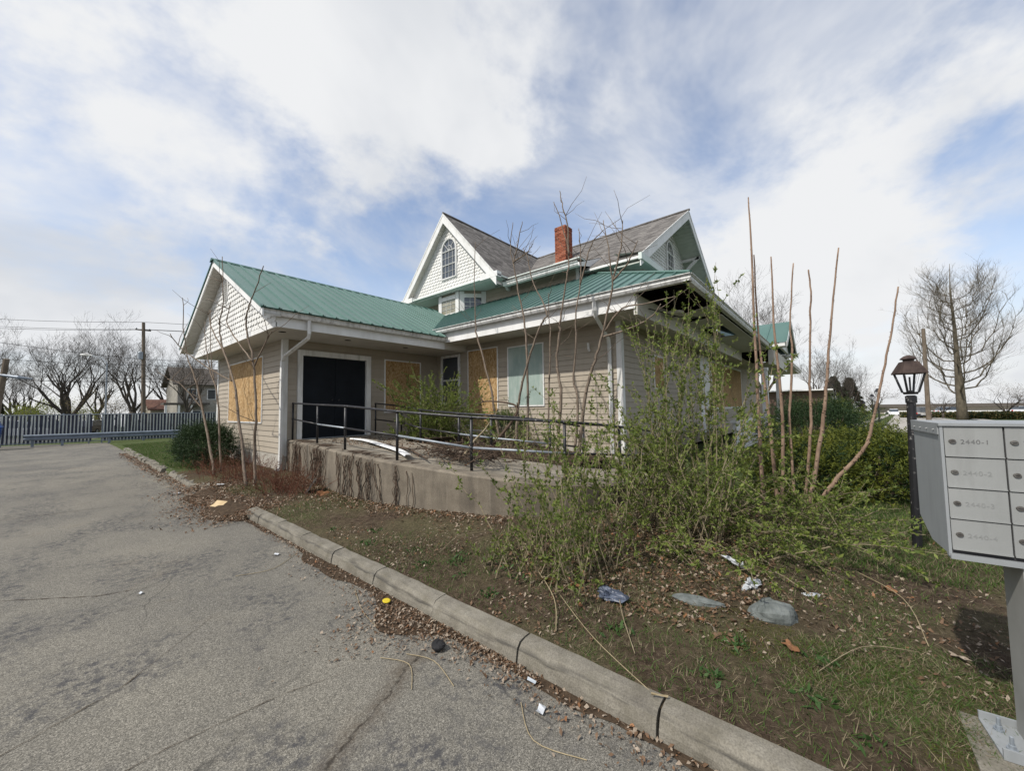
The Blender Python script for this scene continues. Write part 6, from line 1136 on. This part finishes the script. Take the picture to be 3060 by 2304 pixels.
# poles and wires
M_POLE = bark('pole_wood', (0.10, 0.08, 0.06), (0.20, 0.165, 0.13), 4)
up_t = thing('utility_pole', (5.75, 55, gzf(5.75, 55)), 'weathered wooden utility pole with transformer behind the fence', 'pole'); MB().tube([(5.98, 55.1, gzf(6, 55)-0.3), (5.6, 54.7, 11.05)], [0.2, 0.13], 10).build('shaft', M_POLE, up_t); MB().lathe([(0.05, -.42), (0.2, -.4), (0.21, .3), (0.17, .36), (0.03, .38)], (5.45, 54.6, 7.6), 12).build('transformer', M_GALV, up_t); MB().box((5.0, 54.68, 10.2), (6.2, 54.78, 10.32)).build('crossarm', M_POLE, up_t)
for xx in (5.1, 5.6, 6.1): MB().lathe([(0.05, 0), (0.06, .06), (0.03, .14)], (xx, 54.73, 10.32), 8).build('insulator', M_GALV, up_t)
lp = thing('utility_pole', (-3.2, 56.6, gzf(-3, 56)), 'tilted utility pole at the left picture edge', 'pole'); MB().tube([(-3.55, 57.3, gzf(-3, 57)-0.3), (-2.94, 55.9, 6.6)], [0.24, 0.19], 10).build('shaft', M_POLE, lp); MB().tube([(-3.3, 56.2, 5.2), (-2.2, 55.3, 4.95), (-1.4, 55, 4.85)], [0.10, 0.16, 0.05], 8).build('cable_closure', M_RAIL, lp)
rp = thing('utility_pole', (64.3, -8, gzf(64, -8)), 'wooden utility pole right behind the nearest lantern', 'pole'); MB().tube([(64.5, -8.0, gzf(64, -8)-0.4), (63.8, -8.03, 10.0)], [0.24, 0.17], 10).build('shaft', M_POLE, rp)
def wire(label, a_, b_, sag, w_=0.016):
    a_ = Vector(a_); b_ = Vector(b_); tag(MB().tube([a_+(b_-a_)*t-Vector((0, 0, sag*4*t*(1-t))) for t in np.linspace(0, 1, 9)], w_, 4).build('power_line', M_BLK), label, 'wire', 'overhead wires')
for i, (za, zb) in enumerate(((12.0, 11.1), (11.15, 10.35), (10.8, 10.3), (9.1, 7.2), (7.0, 6.6), (5.5, 5.2), (5.0, 4.9))):
    lab = ['topmost wire left of the utility pole', 'second wire from the top left of the pole', 'third wire from the top left of the pole', 'wire slanting down from the left picture edge', 'wire at street lamp height left of the pole', 'upper of the two low wires left of the pole', 'thick lowest wire running to the utility pole'][i]
    wire(lab, (-9, 73-0.5*i if i < 3 else 62, za+0.4), (5.6, 54.7, zb), 0.25, 0.02 if i < 3 else 0.03 if i == 6 else 0.022); wire(lab.replace('left of', 'right of').replace('from the left picture edge', 'right of the utility pole').replace('running to', 'continuing right of'), (5.6, 54.7, zb), (30, 30, zb-0.2+0.1*i), 0.5, 0.02)
for i in range(3): wire(['top', 'middle', 'bottom'][i]+' wire over the street behind the tall shoots', (63.8, -8.03, 9.5-1.5*i), (220, -24, 8-1.5*i), 1.2, 0.03)
sl = thing('street_lamp', (3.2, 58, gzf(3, 58)), 'street lamp with a pale head in front of the broad bare tree', 'street lamp'); MB().tube([(3.4, 58, gzf(3, 58)), (3.3, 58, 6.9)], [0.09, 0.06], 8).build('pole', M_GALV, sl); MB().tube([(3.3, 58, 6.9), (3.0, 58.4, 7.4), (2.2, 59.3, 7.75)], 0.035, 6).build('arm', M_GALV, sl); MB().tube([(2.3, 59.2, 7.75), (1.9, 59.6, 7.85), (1.5, 60, 7.83)], [0.06, 0.16, 0.08], 8).build('head', M_WHITE, sl)

# houses
M_BRK2 = simple('grey_shingle_roof', (0.07, 0.062, 0.055), (0.13, 0.115, 0.10), 6, 0.95); M_TAN = simple('tan_siding', (0.30, 0.27, 0.22), (0.38, 0.35, 0.29), 3, 0.8); M_STONE = stained('pale_stone_veneer', (0.25, 0.235, 0.205), (0.36, 0.34, 0.30), (0.13, 0.115, 0.095), 0.8, (8, 8, 12), 0.9); M_REDR = simple('red_brown_roof', (0.10, 0.05, 0.036), (0.17, 0.09, 0.065), 4, 0.95)
def gable_house(nm, label, x0, x1, y0, y1, zb, ze, zr, wm, rm, along='x', wins=(), ov=0.35, extra=None):
    t_ = thing(nm, ((x0+x1)/2, (y0+y1)/2, zb), label, 'house'); w_ = MB().box((x0, y0, zb-0.5), (x1, y1, ze))
    if along == 'x': w_.prism([(x0, y0, ze), (x0, y1, ze), (x0, (y0+y1)/2, zr-0.1)], (x1-x0, 0, 0)); cy_ = (y0+y1)/2; P = [[(x0-ov, y0-ov, ze-0.12), (x0-ov, cy_, zr), (x0-ov, cy_, zr+.12), (x0-ov, y0-ov, ze)], [(x0-ov, y1+ov, ze-0.12), (x0-ov, cy_, zr), (x0-ov, cy_, zr+.12), (x0-ov, y1+ov, ze)]]; e_ = (x1-x0+2*ov, 0, 0)
    else: w_.prism([(x0, y0, ze), (x1, y0, ze), ((x0+x1)/2, y0, zr-0.1)], (0, y1-y0, 0)); cx_ = (x0+x1)/2; P = [[(x0-ov, y0-ov, ze-0.12), (cx_, y0-ov, zr), (cx_, y0-ov, zr+.12), (x0-ov, y0-ov, ze)], [(x1+ov, y0-ov, ze-0.12), (cx_, y0-ov, zr), (cx_, y0-ov, zr+.12), (x1+ov, y0-ov, ze)]]; e_ = (0, y1-y0+2*ov, 0)
    w_.build('wall', wm, t_)
    for p in P: MB().prism(p, e_).build('roof', rm, t_)
    for (side, u, z, w2, h2) in wins:
        if side == 'y': f_ = MB().box((u-w2/2-.08, y0-.06, z-.08), (u+w2/2+.08, y0+.02, z+h2+.08)).build('window', M_WHITE, t_); box('pane', (u-w2/2, y0-.08, z), (u+w2/2, y0-.065, z+h2), M_GLASS, f_)
        else: f_ = MB().box((x0-.06, u-w2/2-.08, z-.08), (x0+.02, u+w2/2+.08, z+h2+.08)).build('window', M_WHITE, t_); box('pane', (x0-.08, u-w2/2, z), (x0-.065, u+w2/2, z+h2), M_GLASS, f_)
    return t_
hz = gzf(10, 58)
t_ = gable_house('neighbour_house', 'two-storey pale stone and tan house behind the striped fence', 8.9, 15.5, 57.2, 64, hz, 4.9, 7.0, M_STONE, M_BRK2, 'x', [('y', 10.2, 3.2, 0.7, 1.1), ('y', 12.0, 3.2, 0.7, 1.1), ('y', 10.4, 0.6, 1.2, 1.2)], 0.5)
MB().box((7.5, 55.4, 2.5), (11.5, 57.3, 2.72)).build('porch_roof', M_BRK2, t_)
for xx in (7.7, 8.8, 9.9): MB().box((xx-.09, 55.5, hz-0.3), (xx+.09, 55.7, 2.5)).build('porch_post', M_WHITE, t_)
gable_house('garage', 'low red-roofed garage left of the pale stone house', 7.75, 12.5, 66, 72, gzf(9, 68), 2.1, 3.3, M_TAN, M_REDR, 'x', [], 0.3); gable_house('far_house', 'far pale house low behind the left fence', -5.0, -1.2, 112, 120, gzf(-3, 115), 1.6, 3.2, M_TAN, M_BRK2, 'y', [('y', -3.2, 0.2, 0.8, 1.0)], 0.4)
gable_house('far_house', 'grey roofed bungalow cut by the left picture edge', -8.6, -4.6, 72, 80, gzf(-6, 75), 1.9, 3.2, M_TAN, M_BRK2, 'x', [], 0.5)
nb = thing('flat_roofed_building', (58, 3, gzf(58, 3)), 'low brown building with white roof edge behind the far porch', 'building'); MB().box((56.4, 0.9, gzf(58, 3)-0.5), (70, 8, 3.1)).build('wall', simple('brown_brick_wall', (0.10, 0.065, 0.05), (0.16, 0.11, 0.085), 4, 0.9), nb); MB().box((55.6, 0.2, 3.1), (70.5, 8.5, 3.24)).build('roof', M_WHITE, nb)
# strip mall in the distance
sm_ = thing('strip_mall', (235, -40, -4), 'long low pale commercial building in the far distance on the right', 'building'); MB().box((225, -68, -5.5), (245, -14, -0.4)).build('wall', M_TAN, sm_); MB().box((223, -70, -0.4), (247, -12, 0.7)).build('roof', M_BRK2, sm_); MB().box((221.5, -66, -2.4), (224.9, -16, -1.9)).build('canopy', M_WHITE, sm_)
for k in range(12): f_ = MB().box((224.7, -64+k*4.2, -4.6), (225.02, -61.4+k*4.2, -2.6)).build('shop_window', M_WHITE, sm_); box('pane', (224.6, -63.8+k*4.2, -4.4), (224.68, -61.6+k*4.2, -2.8), M_GLASS, f_)
# street, sidewalk, kerbs on the right
def strip(nm, mt, ya, yb, x0_, x1_, dz, sl_=-0.0875):
    vs = [];
    for xx in np.linspace(x0_, x1_, 30): vs += [(xx, ya+sl_*(xx-58), gzf(xx, 0)+dz), (xx, yb+sl_*(xx-58), gzf(xx, 0)+dz)]
    tag(MB().add(vs, [(2*i, 2*i+1, 2*i+3, 2*i+2) for i in range(29)]).build(nm, mt), kind='structure')
strip('street', M_STREET, -4.2, -10.2, 30, 300, 0.03); strip('sidewalk', M_STREET, -3.2, -2.3, 36, 200, 0.04); strip('sidewalk', M_STREET, -12.0, -13.2, 40, 260, 0.05); strip('parking_lot', simple('grey_lot', (.16, .155, .15), (.22, .215, .2), .5, .9), -17.5, -40, 75, 220, 0.03)
tag(MB().add([(-40, 36, -0.12), (60, 34, -0.1), (60, 56, -0.5), (-40, 58, -0.5)], [(0, 1, 2, 3)]).build('back_street', simple('grey_back_street', (.14, .135, .13), (.2, .195, .185), .5, .9)), kind='structure')
for k, (hx, hy, w2, l2) in enumerate(((84, -16.2, 1.2, 3.0), (88, -20.5, 1.3, 4.0), (96, -13.5, 1.0, 5.0))):
    t_ = thing('hedge', (hx, hy, gzf(hx, hy)), ['clipped brown-green hedge right of the street tree', 'second clipped hedge at the right picture edge', 'low hedge by the parked cars behind the pole'][k], 'hedge'); n = 7000; P = np.stack([hx+r.uniform(-w2, w2, n), hy+r.uniform(-l2, l2, n), gzf(hx, hy)+r.uniform(0, 1.0, n)], 1); tag(obj('foliage', npmesh('foliage', leaf_quads(P, r.normal(size=(n, 3)), .22, .14, r), 4, [M_YEWD, M_OLV], r.integers(0, 2, n)), t_), kind='stuff')
# cars
def car(label, loc, rz, paint, L=4.6, Hh=1.7, suv=True):
    t_ = thing('parked_car' if 'parked' in label else 'car', loc, label, 'car'); mw = Matrix.Translation(loc) @ Matrix.Rotation(rz, 4, 'Z'); hw = 0.92
    side = [(-L/2, .35), (-L/2, .75), (-L/2+.1, .98), (-L/2+(.15 if suv else .9), 1.02), (L/2-1.25, 1.0), (L/2-.15, .85), (L/2, .65), (L/2, .35)]
    b = MB(); n = len(side); vs = [(x_, s_*hw*(1 if z_ < .9 else .95), z_) for s_ in (-1, 1) for x_, z_ in side]; b.add(vs, [tuple(range(n)), tuple(range(2*n-1, n-1, -1))]+[(i, n+i, n+(i+1) % n, (i+1) % n) for i in range(n)]); b.build('body', paint, t_, mw)
    gh = [(-L/2+(.12 if suv else .8), 1.0), (-L/2+(.45 if suv else 1.3), Hh-.04), (0.1, Hh), (L/2-1.95, Hh-.08), (L/2-1.2, 1.0)]; n = len(gh); b = MB(); b.add([(x_, s_*(.86 if z_ < 1.2 else .70), z_) for s_ in (-1, 1) for x_, z_ in gh], [tuple(range(n)), tuple(range(2*n-1, n-1, -1))]+[(i, n+i, n+(i+1) % n, (i+1) % n) for i in range(n)]); b.build('cabin_glass', M_GLASS, t_, mw)
    b = MB(); b.add([(x_, s_*.705, z_+.015) for s_ in (-1, 1) for x_, z_ in gh[1:4]], [(0, 1, 4, 3), (1, 2, 5, 4)]); b.build('roof', paint, t_, mw)
    for xx in (-L/2+.85, L/2-.9):
        for s_ in (-1, 1):
            wv = MB(); wv.tube([(xx, s_*.72, .33), (xx, s_*.93, .33)], .33, 14); wq = wv.build('wheel', M_BLK, t_, mw); MB().tube([(xx, s_*.93, .33), (xx, s_*.945, .33)], .2, 12).build('rim', M_GALV, wq, mw)
    for s_ in (-1, 1): MB().box((-L/2-.02, s_*.72-.13, .72), (-L/2+.06, s_*.72+.13, .95)).build('tail_light', M_TAIL, t_, mw); MB().box((L/2-.1, s_*.7-.15, .68), (L/2+.005, s_*.7+.15, .8)).build('headlight', M_WHITE, t_, mw)
    box_ = MB().box((-L/2-.03, -.26, .6), (-L/2, .26, .72)); box_.build('number_plate', M_WHITE, t_, mw)
M_TAIL = Mat('red_tail_lamp', 0.3).col((0.45, 0.01, 0.01)).m; PB = Mat('black_car_paint', 0.2, 0.6).col((0.012, 0.013, 0.016)).m; PW = Mat('white_car_paint', 0.25, 0.5).col((0.75, 0.76, 0.78)).m; PN = Mat('dark_blue_car_paint', 0.2, 0.6).col((0.015, 0.02, 0.035)).m
car('black car with red tail lamps seen through the fence gap', (3.15, 68, gzf(3, 68)+0.03), rad(60), PB, 4.5, 1.6); car('white parked car behind the left end of the striped fence', (-2.4, 58, gzf(-2, 58)), rad(-5), PW, 4.6, 1.7); car('dark blue parked car behind the striped fence left of the gap', (-0.2, 66, gzf(0, 66)), rad(20), PN, 4.6, 1.7)
car('white car driving away down the street', (134, -10.8, gzf(134, 0)+0.04), rad(175), PW, 4.6, 1.65); car('dark car on the street behind the lamp post', (88, -10.3, gzf(88, 0)+0.04), rad(-5), PB, 4.8, 1.75); car('white parked car behind the utility pole across the street', (118, -18, gzf(118, 0)+0.3), rad(-75), PW, 4.8, 1.7); car('white parked car at the right picture edge', (118, -27, gzf(118, 0)+0.4), rad(-60), PW, 4.8, 1.6, False)
